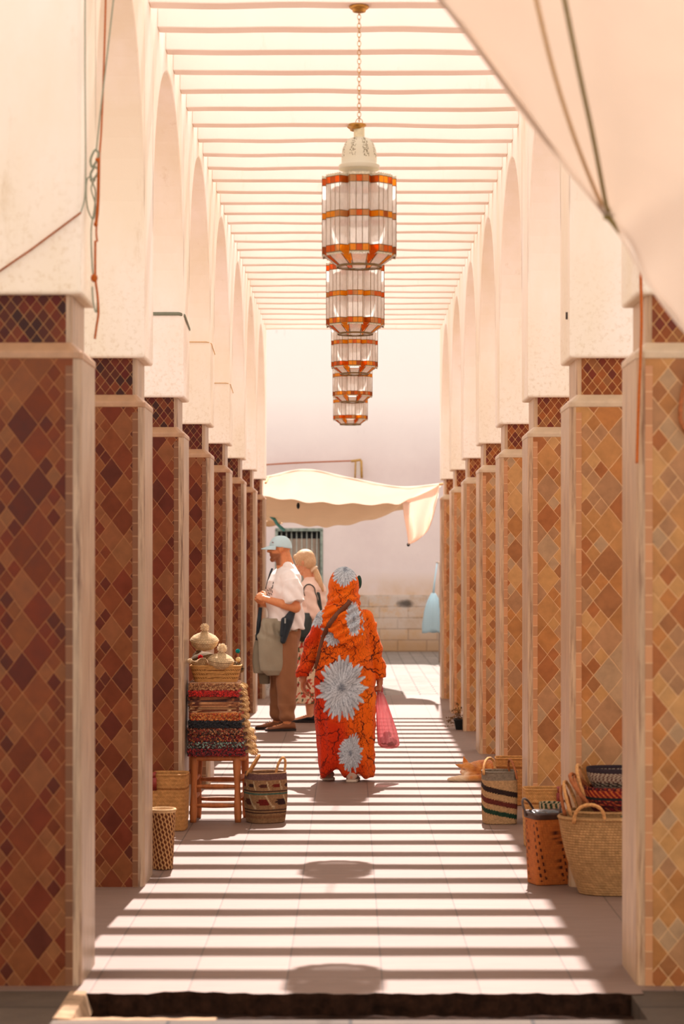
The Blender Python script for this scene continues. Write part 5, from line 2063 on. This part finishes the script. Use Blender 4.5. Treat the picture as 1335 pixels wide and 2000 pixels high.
hand(mb, WLb, (-.9, .3, .2), (-.2, .8, -.2), (0, 0, 1), .9, (.7, .8, .6)); hand(mb, WRb, (-.9, -.1, .25), (.1, -.9, 0), (0, 0, 1), .9, (.7, .8, .6))
AL, AR = Vector((Bn(605, 0).x, DB - .10, .085)), Vector((Bn(612, 0).x, DB + .14, .085))
limb(mb, [Bn(605, 1270, -.08), Bn(604, 1340, -.09), AL + Vector((0, 0, .12)), AL], [.088, .056, .048, .034]); limb(mb, [Bn(607, 1270, .08), Bn(607, 1340, .10), AR + Vector((0, 0, .12)), AR], [.088, .056, .048, .034])
foot(mb, AL, (-1, .1, 0), .9); foot(mb, AR, (-1, .3, 0), .9)
blob('body', mb, M_SKIN, .0048, 2, root, skin_paint(hc, BBH, .93, (214, 150, 112)))
M_BLK = fabric('black_canvas', (30, 28, 32), .8, 90)
shoe(root, AL, (-1, .1, 0), M_BLK, M_DS, .255, .044, .072, True); shoe(root, AR, (-1, .3, 0), M_BLK, M_DS, .255, .044, .072, True)


def hair_col(co):
    s = .5 + .5 * np.sin(vnoise(co, 9, 4) * 6 + co[:, 0] * 420 + co[:, 2] * 160)
    return mixc(lc((184, 134, 84)), lc((234, 200, 160)), s)


M_HAIR = attr_mat('blond_hair', .55, None, .4, 200, spec=.4)
Lb = lambda f, l, u: hc + BBH @ Vector((f * .93, l * .93, u * .93))
mb = MB()
mb.sphere(Lb(-.020, 0, .040), (.104, .088, .092), 26, 18, rot=BBH)
mb.sphere(Lb(-.045, 0, -.005), (.078, .084, .080), 26, 18, rot=BBH)
mb.cap(Lb(.055, .030, .085), Lb(-.09, .02, .02), .030, .035); mb.cap(Lb(.055, -.030, .085), Lb(-.09, -.02, .02), .030, .035)
tail = [Bn(610, 1110, -.02), Bn(617, 1117, -.03), Bn(621, 1130, -.05), Bn(626, 1143, -.06), Bn(631, 1154, -.06)]
limb(mb, tail, [.036, .030, .034, .028, .010])
blob('hair', mb, M_HAIR, .0048, 2, root, hair_col, lambda co, no: .0015 * vnoise(co, 60, 3))
mb = MB(); t0 = Bn(613, 1112, -.025); ax = (tail[1] - tail[0]).normalized(); u_ = ax.orthogonal().normalized(); w_ = ax.cross(u_)
mb.tube([t0 + (u_ * math.cos(a) + w_ * math.sin(a)) * .032 for a in [2 * math.pi * j / 20 for j in range(20)]], [.010 + .003 * (j % 2) for j in range(20)], 8, loop=True)
mb.build('scrunchie', fabric('cream_satin', (232, 206, 176)), root)
# sweater
mb = MB()
torso(mb, [(Bn(607, 1218), .115, .155), (Bn(608, 1200), .120, .160), (Bn(608, 1170), .125, .170), (Bn(609, 1150), .115, .175), (Bn(609, 1140), .095, .145), (Bn(608, 1132), .068, .085), (Bn(607, 1127), .060, .070)], BB)
limb(mb, [SLb, ELb, WLb + Vector((.03, 0, 0))], [.068, .062, .044]); limb(mb, [SRb, ERb, WRb + Vector((.03, 0, 0))], [.068, .062, .044])
sw = blob('sweater', mb, fabric('pale_pink_knit', (232, 202, 186), .95, 160, .4), .0065, 3, None, None,
          lambda co, no: .005 * np.sin(co[:, 2] * 55 + co[:, 0] * 30) * (co[:, 2] < 1.30) + .003 * vnoise(co, 22, 8))
sbv = bvh_of(sw); setparent(sw, root)


def skirt_col(co):
    c = np.tile(lc((226, 204, 172)), (len(co), 1))
    a = vnoise(co, 60, 1); b_ = vnoise(co, 66, 5); d = vnoise(co, 80, 9)
    c[a > .45] = lc((196, 70, 56)); c[(a > .25) & (a <= .45)] = lc((220, 130, 104)); c[b_ > .5] = lc((92, 96, 66)); c[d > .7] = lc((150, 50, 44))
    return c


mb = MB()
torso(mb, [(Bn(601, 1372), .165, .190), (Bn(601, 1340), .160, .185), (Bn(603, 1300), .150, .18), (Bn(605, 1260), .140, .18), (Bn(606, 1225), .118, .165), (Bn(607, 1206), .10, .14)], BB)
blob('floral_skirt', mb, attr_mat('floral_cotton', .9, None, .2, 200), .006, 2, root, skirt_col, folds(.008, 9, 2, 2))
M_BAGG = simple('dark_green_leather', (22, 40, 38), .4, .2, 30, .5, .2)
mb = MB()
rs = []
for (y, cx, hw, dd) in ((1196, 596, 12, .03), (1205, 596, 14, .05), (1225, 595, 15, .06), (1243, 596, 14.5, .06), (1251, 597, 11, .04)):
    rs.append([Bn(cx, y, -.22) + Vector((sup(2 * math.pi * j / 28, hw * DB / FPX, dd, 3)[0], sup(2 * math.pi * j / 28, hw * DB / FPX, dd, 3)[1], 0)) for j in range(28)])
mb.rings(rs); sbag = blob('shoulder_bag', mb, M_BAGG, .007, 2, root)
st_ = ribbon(sbv, [Bn(586, 1165, -.2), Bn(588, 1150, -.2), Bn(594, 1140, -.22), Bn(604, 1136, -.24), Bn(615, 1146, -.22), Bn(620, 1165, -.22), Bn(622, 1190, -.2)], .010, .004, 40, .004).build('bag_strap', M_BAGG, root)
mb = MB(); mb.cap(Bn(621, 1160, -.17), Bn(623, 1190, -.16), .022, .034); mb.build('bag_side_pocket', M_BAGG, root)

# =================================================================== sleeping ginger cat
DC = 16.3
def Ct(x, y, d=0.0): return P(x, y, DC) + Vector((0, d, 0))


root = empty('cat', (Ct(930, 0).x, DC, 0), 'ginger cat lying curled on the sunny floor behind the striped basket', 'cat')
mb = MB()
g0 = .0
mb.sphere((Ct(950, 0).x, DC + .03, .070), (.155, .105, .070), 28, 18)
mb.sphere((Ct(972, 0).x, DC + .00, .072), (.095, .100, .072), 24, 16)
mb.sphere((Ct(928, 0).x, DC - .01, .058), (.080, .075, .056), 24, 16)
mb.cap((Ct(934, 0).x, DC - .05, .035), (Ct(912, 0).x, DC - .10, .030), .036, .032)
hcx = Vector((Ct(912, 0).x, DC - .055, .088))
mb.sphere(hcx, (.050, .044, .040), 20, 14)
mb.cap(hcx, hcx + Vector((-.038, -.020, -.026)), .034, .019)
mb.cap(hcx + Vector((.02, 0, -.01)), (Ct(928, 0).x, DC - .01, .06), .045, .05)
# forelegs stretched left
mb.cap((Ct(925, 0).x, DC - .10, .022), (Ct(893, 0).x, DC - .125, .017), .025, .018); mb.cap((Ct(893, 0).x, DC - .125, .017), (Ct(880, 0).x, DC - .13, .015), .018, .017)
mb.cap((Ct(925, 0).x, DC - .06, .022), (Ct(890, 0).x, DC - .08, .018), .024, .018)
# tail wrapped to the front
limb(mb, [Vector((Ct(975, 0).x, DC - .08, .03)), Vector((Ct(950, 0).x, DC - .15, .026)), Vector((Ct(915, 0).x, DC - .165, .022)), Vector((Ct(886, 0).x, DC - .16, .018)), Vector((Ct(875, 0).x, DC - .155, .016))], [.030, .028, .024, .020, .014])
for (base, tip, r_) in ((hcx + Vector((-.012, .012, .030)), hcx + Vector((-.030, .012, .082)), .024), (hcx + Vector((-.040, -.01, .012)), hcx + Vector((-.088, -.004, .026)), .019)):
    mb.cap(base, tip, r_, .004, 14)


def cat_col(co):
    x = (co[:, 0] - hcx.x); z = co[:, 2]; y = co[:, 1] - hcx.y
    s = .5 + .5 * np.sin(co[:, 0] * 95 + vnoise(co, 12, 2) * 2 + z * 40)
    c = mixc(lc((214, 140, 66)), lc((186, 98, 40)), s * smoothstep(x, .0, .12))
    pale = np.clip(smoothstep(-x, -.02, .06) * (z < .07) + smoothstep(-z, -.03, -.005) * .3, 0, 1)
    c = mixc(c, lc((240, 216, 180)), pale * .85)
    fc = np.exp(-((x + .030) / .035) ** 2 - ((z - .060) / .022) ** 2); c = mixc(c, lc((246, 224, 196)), fc * .8)
    ns = np.exp(-((x + .056) / .010) ** 2 - ((z - .062) / .008) ** 2); c = mixc(c, lc((200, 120, 104)), ns)
    ey = np.exp(-((x + .030) / .012) ** 2 - ((z - .082) / .0035) ** 2) * (y < .0); c = mixc(c, lc((110, 60, 34)), ey)
    ear = (z > .13); c[ear] = lc((216, 126, 48))
    return c


blob('body', mb, attr_mat('cat_fur', .9, None, .5, 260, sheen=.4), .0042, 2, root, cat_col, lambda co, no: .0018 * vnoise(co, 160, 2))
# ------------------------------------------------------------------ cloth sails, ropes, far details
def mat_cloth(name, c, tr=.35, var=.04):
    k = NT(name, .9, .1)
    n = k.noise(k.pos(True), 3, 5, .6)
    w = k.noise(k.pos(True), 400, 1)
    col = k.ramp(n, [(.3, tuple(x * (1 - var) for x in lin(c))), (.7, lin(c))])
    k.col(col); k.bump(w, .1, .001)
    t = k.n('ShaderNodeBsdfTranslucent'); k.put(t.inputs[0], col)
    mx = k.n('ShaderNodeMixShader'); mx.inputs[0].default_value = tr
    k.t.links.new(k.b.outputs[0], mx.inputs[1]); k.t.links.new(t.outputs[0], mx.inputs[2])
    k.t.links.new(mx.outputs[0], k.t.nodes['Material Output'].inputs[0])
    return k.m


def sheet(rows, nu, nv, wr=None):
    """surface through rows of control points"""
    mb = MB(); vs = []
    for j in range(nv + 1):
        for i in range(nu + 1):
            col = [cr(r, i / nu) for r in rows]
            p = Vector(cr(col, j / nv))
            if wr: p += Vector(wr(i / nu, j / nv))
            vs.append(p)
    mb.add(vs, [(j * (nu + 1) + i, j * (nu + 1) + i + 1, (j + 1) * (nu + 1) + i + 1, (j + 1) * (nu + 1) + i) for j in range(nv) for i in range(nu)])
    return mb


M_SAIL = mat_cloth('off_white_canvas', (232, 220, 208), .45)
edge = [P(780, -90, 5.0), P(862, 0, 5.2), P(1000, 185, 5.5), P(1110, 330, 5.7), P(1208, 452, 5.9), P(1262, 545, 5.85), P(1345, 652, 5.8), P(1420, 700, 5.75)]
r1 = [p + Vector((.25, -.75, .20)) for p in edge]
r2 = [p + Vector((.75, -1.3, .55)) for p in edge]
r3 = [p + Vector((1.5, -1.9, 1.25)) for p in edge]


def wr(u, v):
    pull = math.exp(-((u - .6) ** 2) / .02) * math.exp(-v * 2.5)
    return (0, .02 * math.sin(u * 26 + v * 9) * math.exp(-v * 2) + .03 * math.sin(v * 5 + u * 7), .010 * math.sin(u * 34 - v * 6) * (1 - v) * .7 + .02 * pull * math.sin(v * 22))


mb = sheet([edge, r1, r2, r3], 90, 50, wr)
root = empty('shade_sail', P(1208, 452, 5.9), 'large off white shade cloth hanging across the upper right corner', 'shade cloth')
mb.build('cloth', M_SAIL, root, solid=.004)
ov = [[(x, y, z0 + .10 * math.cos(x * 1.3)) for x in (-4.2, -3.4, -2.6, -1.9, -1.2, -.5, .1)] for y, z0 in ((7.55, 4.05), (6.2, 4.0), (4.8, 4.05), (3.4, 4.2), (2.0, 4.35))]
sheet(ov, 40, 30, lambda u, v: (0, 0, .02 * math.sin(u * 30 + v * 9))).build('added_shade_cloth', M_SAIL, root, solid=.004)  # unseen cloth added overhead to shade the nearest left pillar
mb = MB(); mb.tube([Vector(cr(edge, i / 60)) for i in range(61)], .007, 8); mb.build('hem', M_SAIL, root)

M_ROPE_O = simple('olive_rope', (150, 134, 88), .9, .3, 160, .1, .6)
M_ROPE_T = simple('tan_rope', (214, 176, 126), .9, .2, 160, .1, .5)
M_ROPE_G = simple('grey_green_cord', (146, 152, 134), .8, .2, 160, .2, .4)
M_ROPE_R = simple('rust_orange_rope', (178, 92, 36), .85, .25, 160, .2, .5)


o = MB().tube(rope_pts([P(1098, -20, 4.95), P(1128, 130, 5.15), P(1158, 270, 5.4), P(1182, 395, 5.75), P(1190, 412, 5.86)], 40), .0058, 8).build('rope', M_ROPE_O)
tag(rebase(o), 'thick olive rope holding up the shade cloth, right of the tan one', 'rope')
o = MB().tube(rope_pts([P(1042, -20, 4.95), P(1078, 130, 5.15), P(1120, 265, 5.4), P(1165, 380, 5.75), P(1184, 412, 5.86)], 40), .005, 8).build('rope', M_ROPE_T)
tag(rebase(o), 'thin tan rope running beside the olive rope to the shade cloth', 'rope')
mb = MB()
for q in range(4):
    c = P(1187, 408 + q * 5, 5.86); r_ = .013 - .0015 * q
    mb.tube([(c.x + r_ * math.cos(t), c.y + r_ * .8 * math.sin(t), c.z + .006 * math.sin(t * 2 + q)) for t in [2 * math.pi * i / 14 for i in range(14)]], .005, 7, loop=True)
mb.tube([P(1188, 425, 5.86), P(1198, 438, 5.87), P(1208, 456, 5.87)], [.008, .006, .002], 8)
o = mb.build('rope_knot', M_ROPE_O); tag(rebase(o), 'knot with loose end where both ropes tie to the shade cloth edge', 'knot')

# orange rope down the nearest right pillar
yy = F0 - .018
o = MB().tube(rope_pts([P(1250, 520, yy), P(1252, 620, yy), P(1250, 700, yy), P(1246, 800, yy), P(1243, 905, yy)], 60), .0055, 8).build('rope', M_ROPE_R)
tag(rebase(o), 'rust orange rope hanging straight down the nearest right pillar', 'rope')
mb = MB(); mb.tube(rope_pts([P(1345, 730, yy), P(1332, 770, yy), P(1328, 815, yy), P(1338, 842, yy), P(1345, 850, yy)], 20), .008, 8)
o = mb.build('leather_loop', M_ROPE_D); tag(rebase(o), 'brown loop hanging on the nearest right pillar at the photo edge', 'loop')

# cord bundle at the nearest left pillar
yy = F0 + .10
xq = XL + .022
def L(px, py, dx=0.0, D=8.42): return P(px, py, D) + Vector((dx, 0, 0))
root = empty('cord_bundle', L(184, 660), 'tangled grey and rust cords hanging on the nearest left pillar corner', 'cord')
mb = MB()
mb.tube(rope_pts([L(225, -30, 0, 8.7), L(210, 100, 0, 8.6), L(197, 210, 0, 8.5), L(188, 292)], 40), .003, 6)
mb.tube(rope_pts([L(166, -30, 0, 8.28), L(166, 150, 0, 8.28), L(167, 300, 0, 8.28), L(166, 380, 0, 8.28), L(158, 414, 0, 8.27)], 40), .0028, 6)
for (a, b_) in ((292, 330), (325, 355)):
    mb.tube(rope_pts([L(184, a), L(192, a + 6), L(190, (a + b_) / 2), L(180, b_ - 4), L(177, (a + b_) / 2), L(184, a + 2)], 26), .0045, 7)
mb.tube(rope_pts([L(180, 345), L(170, 350), L(168, 380), L(172, 410), L(182, 428), L(186, 400), L(178, 368), L(186, 350)], 50), .0028, 6)
mb.tube(rope_pts([L(176, 350), L(186, 372), L(184, 410), L(178, 450), L(180, 520), L(184, 545)], 50), .0030, 6)
mb.tube(rope_pts([L(185, 545), L(190, 580), L(188, 610), L(182, 590), L(180, 560)], 30), .003, 6)
mb.build('grey_cord', M_ROPE_G, root)
mb = MB()
mb.tube(rope_pts([L(207, -30, 0, 8.7), L(203, 120, 0, 8.6), L(198, 250, 0, 8.5), L(194, 310), L(192, 400), L(188, 450), L(190, 472)], 60), .0036, 6)
mb.tube(rope_pts([L(193, 310), L(191, 400), L(187, 440)], 30), .006, 7)
mb.tube(rope_pts([L(186, 470), L(186, 540), L(190, 575), L(192, 610), L(188, 640), L(185, 662)], 50), .0045, 7)
mb.sphere(L(184, 543), (.013, .010, .016)); mb.sphere(L(187, 438), (.008, .008, .010)); mb.sphere(L(190, 312), (.008, .008, .008))
mb.build('rust_rope', M_ROPE_R, root)
o = MB().tube([P(-60, 570, F0 - .012), P(60, 488, F0 - .012), P(158, 415, F0 - .012)], .0038, 8).build('cable', M_ROPE_D)
tag(rebase(o), 'thin brown cable slanting across the plaster of the nearest left pillar', 'cable')

# bands wound around the plaster piers
M_GREYT = simple('grey_green_strap', (120, 124, 106), .6, .1)
for i, (zz, r_, nm, lb) in enumerate([(3.045, .010, 'metal_strap', 'grey metal strap around the plaster of the third left pillar'),
                                      (3.13, .0032, 'wire', 'thin wire around the plaster of the fourth left pillar'),
                                      (3.045, .0032, 'wire', 'thin wire around the plaster of the fifth left pillar')]):
    y0 = F0 + BAY * (i + 2); g = .006
    pts = [(XL - PW + .02, y0 - g, zz), (XL - .03, y0 - g, zz), (XL - .008, y0 + .008 - g, zz - .004), (XL + g, y0 + .03, zz - .008), (XL + g, y0 + PD - .02, zz - .045)]
    mb = MB(); mb.tube(pts, r_, 8, flat=.35 if i == 0 else 1, up=(0, 0, 1))
    tag(rebase(mb.build(nm, M_GREYT if i == 0 else M_ROPE_T)), lb, 'strap' if i == 0 else 'wire')
mb = MB(); mb.tube([(XR - .004, P(0, 0, 10.95).y, 2.78), (XR - .004, 10.95, 2.745)], .006, 8)
tag(rebase(mb.build('wall_plug', M_LEATH)), 'tiny dark plug in the plaster above the second right pillar', 'plug')

# ------------------------------------------------------------------ awning at the far end
M_AWN = mat_cloth('cream_cotton_awning', (252, 238, 228), .5)
M_AWN2 = mat_cloth('shaded_awning_underside', (226, 200, 168), .12)  # same fabric as the front fall, underside shade painted as darker tan
D0, D1, D2 = 27.1, 28.0, 31.2
row0 = [P(440, 950, D0), P(525, 931, D0), P(598, 918, D0), P(680, 934, D0), P(780, 953, D0), P(858, 947, D0)]
rowm = [P(440, 965, D0 + .5), P(525, 950, D0 + .5), P(600, 948, D0 + .5), P(680, 962, D0 + .4), P(780, 968, D0 + .3), P(856, 950, D0 + .1)]
row1 = [P(440, 968, D1), P(525, 971, D1), P(600, 980, D1), P(680, 984, D1), P(765, 984, D1 - .2), P(800, 980, D1 - .4)]
row2 = [P(440, 1040, D2), P(525, 1018, D2), P(600, 1027, D2), P(650, 1028, D2), P(720, 1016, D2), P(790, 992, D2 - 1.5)]
root = empty('awning', P(690, 960, 28), 'sagging cream cloth awning strung across the far end of the arcade', 'awning')
wr2 = lambda u, v: (0, 0, .018 * math.sin(u * 21 + v * 4) * math.sin(math.pi * min(v * 1.5, 1)) + .012 * math.sin(u * 43))
sheet([row0, rowm, row1], 80, 24, wr2).build('front_fall', M_AWN, root, solid=.004)
sheet([row1, [a.lerp(b_, .5) + Vector((0, 0, -.03)) for a, b_ in zip(row1, row2)], row2], 80, 24, wr2).build('canopy_cloth', M_AWN2, root, solid=.004)
o = MB().tube(rope_pts([P(524, 931, D0), (XL + .004, 26.75, 2.56), (XL - .01, 26.615, 2.52)], 12), .012, 8).build('rope', M_ROPE_T)
tag(rebase(o), 'short rope tying the awning to the farthest left pillar', 'rope')
# knotted corner hanging down
k0 = [P(786, 975, 27.7), P(806, 972, 27.5), P(830, 962, 27.3), P(853, 950, 27.1), P(857, 946, 27.1)]
k1 = [P(788, 1005, 27.7), P(806, 1012, 27.75), P(828, 1008, 27.5), P(846, 985, 27.3), P(856, 962, 27.1)]
k2 = [P(794, 1040, 27.7), P(808, 1050, 27.8), P(828, 1040, 27.6), P(845, 1008, 27.4), P(854, 975, 25.75)]
k3 = [P(797, 1064, 27.7), P(802, 1062, 27.72), P(815, 1055, 27.7), P(836, 1034, 27.6), P(850, 995, 27.3)]
sheet([k0, k1, k2, k3], 40, 34, lambda u, v: (0, .05 * math.sin(u * 16 + v * 5) * v, .0)).build('hanging_corner', M_AWN, root, solid=.004)
mb = MB()
mb.tube(rope_pts([P(440, 950, D0), P(525, 931, D0), P(598, 918, D0), P(680, 934, D0), P(780, 952, D0), P(858, 946, D0)], 50), .014, 8)
mb.build('hem', M_AWN, root)
mb = MB(); mb.sphere(P(582, 988, D1 + .3), (.022, .022, .040), 10, 8); mb.build('clip', M_BLACK, root)
mb = MB(); mb.sphere(P(797, 1064, 27.69), (.02, .02, .022), 10, 8); mb.build('corner_weight', M_BLACK, root)
o = MB().tube(rope_pts([P(858, 946, D0), P(872, 944, 27.0), P(893, 938, 26.9)], 12), .014, 8).build('rope', M_ROPE_T)
tag(rebase(o), 'short rope tying the awning to the farthest right pillar', 'rope')
o = MB().tube(rope_pts([P(525, 1005, 30.5), P(536, 1015, 30.4), P(540, 1022, 30.4), P(548, 1030, 30.4), P(556, 1036, 30.4)], 20), .022, 8).build('rag', simple('teal_rag', (76, 142, 144), .9, .3, 30))
tag(rebase(o), 'teal rag knotted under left end of the awning', 'rag')
# second cloth farther back, at left
r0 = [P(440, 1036, 31.2), P(525, 1016, 31.2), P(552, 1020, 31.2)]
r1_ = [P(440, 1020, 36), P(525, 1025, 36), P(545, 1024, 36)]
tag(rebase(sheet([r0, r1_], 20, 10, lambda u, v: (0, 0, .03 * math.sin(u * 12 + v * 5))).build('awning_strip', mat_cloth('tan_canvas', (206, 176, 142), .3), solid=.006)),
    'tan canvas strip behind left end of the cream awning', 'awning')

# street bracket and cable on the far wall
M_GOLD = simple('ochre_metal', (190, 146, 76), .5, .2, 20, .3)
root = empty('wall_bracket', P(696, 935, 40.5), 'ochre metal lamp bracket high on the far wall above the awning', 'bracket')
mb = MB()
mb.tube([P(685, 901, 40.45), P(705, 898, 40.45)], .022, 8); mb.tube([P(694, 902, 40.45), P(693, 934, 40.45)], .016, 8); mb.tube([P(705, 899, 40.45), P(706, 934, 40.45)], .022, 8)
mb.build('frame', M_GOLD, root)
mb = MB(); mb.box(P(696, 927, 40.42), P(703, 903, 40.5)); mb.build('glass', M_GW, root, False)
o = MB().tube(rope_pts([P(470, 912, 40.45), P(560, 905, 40.5), P(688, 900, 40.45)], 20), .012, 6).build('cable', M_ROPE_R)
tag(rebase(o), 'thin cable running along the far wall to the ochre bracket', 'cable')

# pale plastic bags hanging beside the farthest right pillar
M_PLAST = mat_cloth('pale_blue_plastic', (196, 218, 226), .5)
mb = MB(); b = P(846, 1195, 36.0); rs = []
for i in range(15):
    t = i / 14; z = b.z + .30 - .62 * t; rad = .03 + .12 * math.sin(math.pi * min(1, t * 1.1) * .62) + .02 * t
    rs.append([(b.x + (rad * math.cos(a) * (1 + .22 * math.sin(5 * a + t * 3))), b.y + rad * .6 * math.sin(a) * (1 + .2 * math.sin(4 * a)), z + .02 * math.sin(3 * a) * t) for a in [2 * math.pi * j / 36 for j in range(36)]])
mb.rings(rs); root = empty('plastic_bag', (b.x, b.y, b.z - .32), 'pale blue plastic bag hanging beyond the farthest right pillar', 'bag')
mb.build('bag_body', M_PLAST, root)
mb = MB(); mb.tube([(b.x, b.y, b.z + .3), (b.x + .02, b.y, b.z + .5), (b.x + .06, b.y, 1.60)], [.02, .012, .01], 8); mb.build('twisted_neck', M_PLAST, root)
mb = MB(); mb.tube([(1.44, 36.0, -.006), (1.44, 36.0, 1.62)], .03, 10); mb.tube([(1.44, 36.0, 1.58), (b.x + .04, 36.0, 1.60)], .012, 8)
tag(rebase(mb.build('wooden_post', M_WOOD_G)), 'thin wooden post holding the pale blue bag beyond the farthest right pillar', 'post')
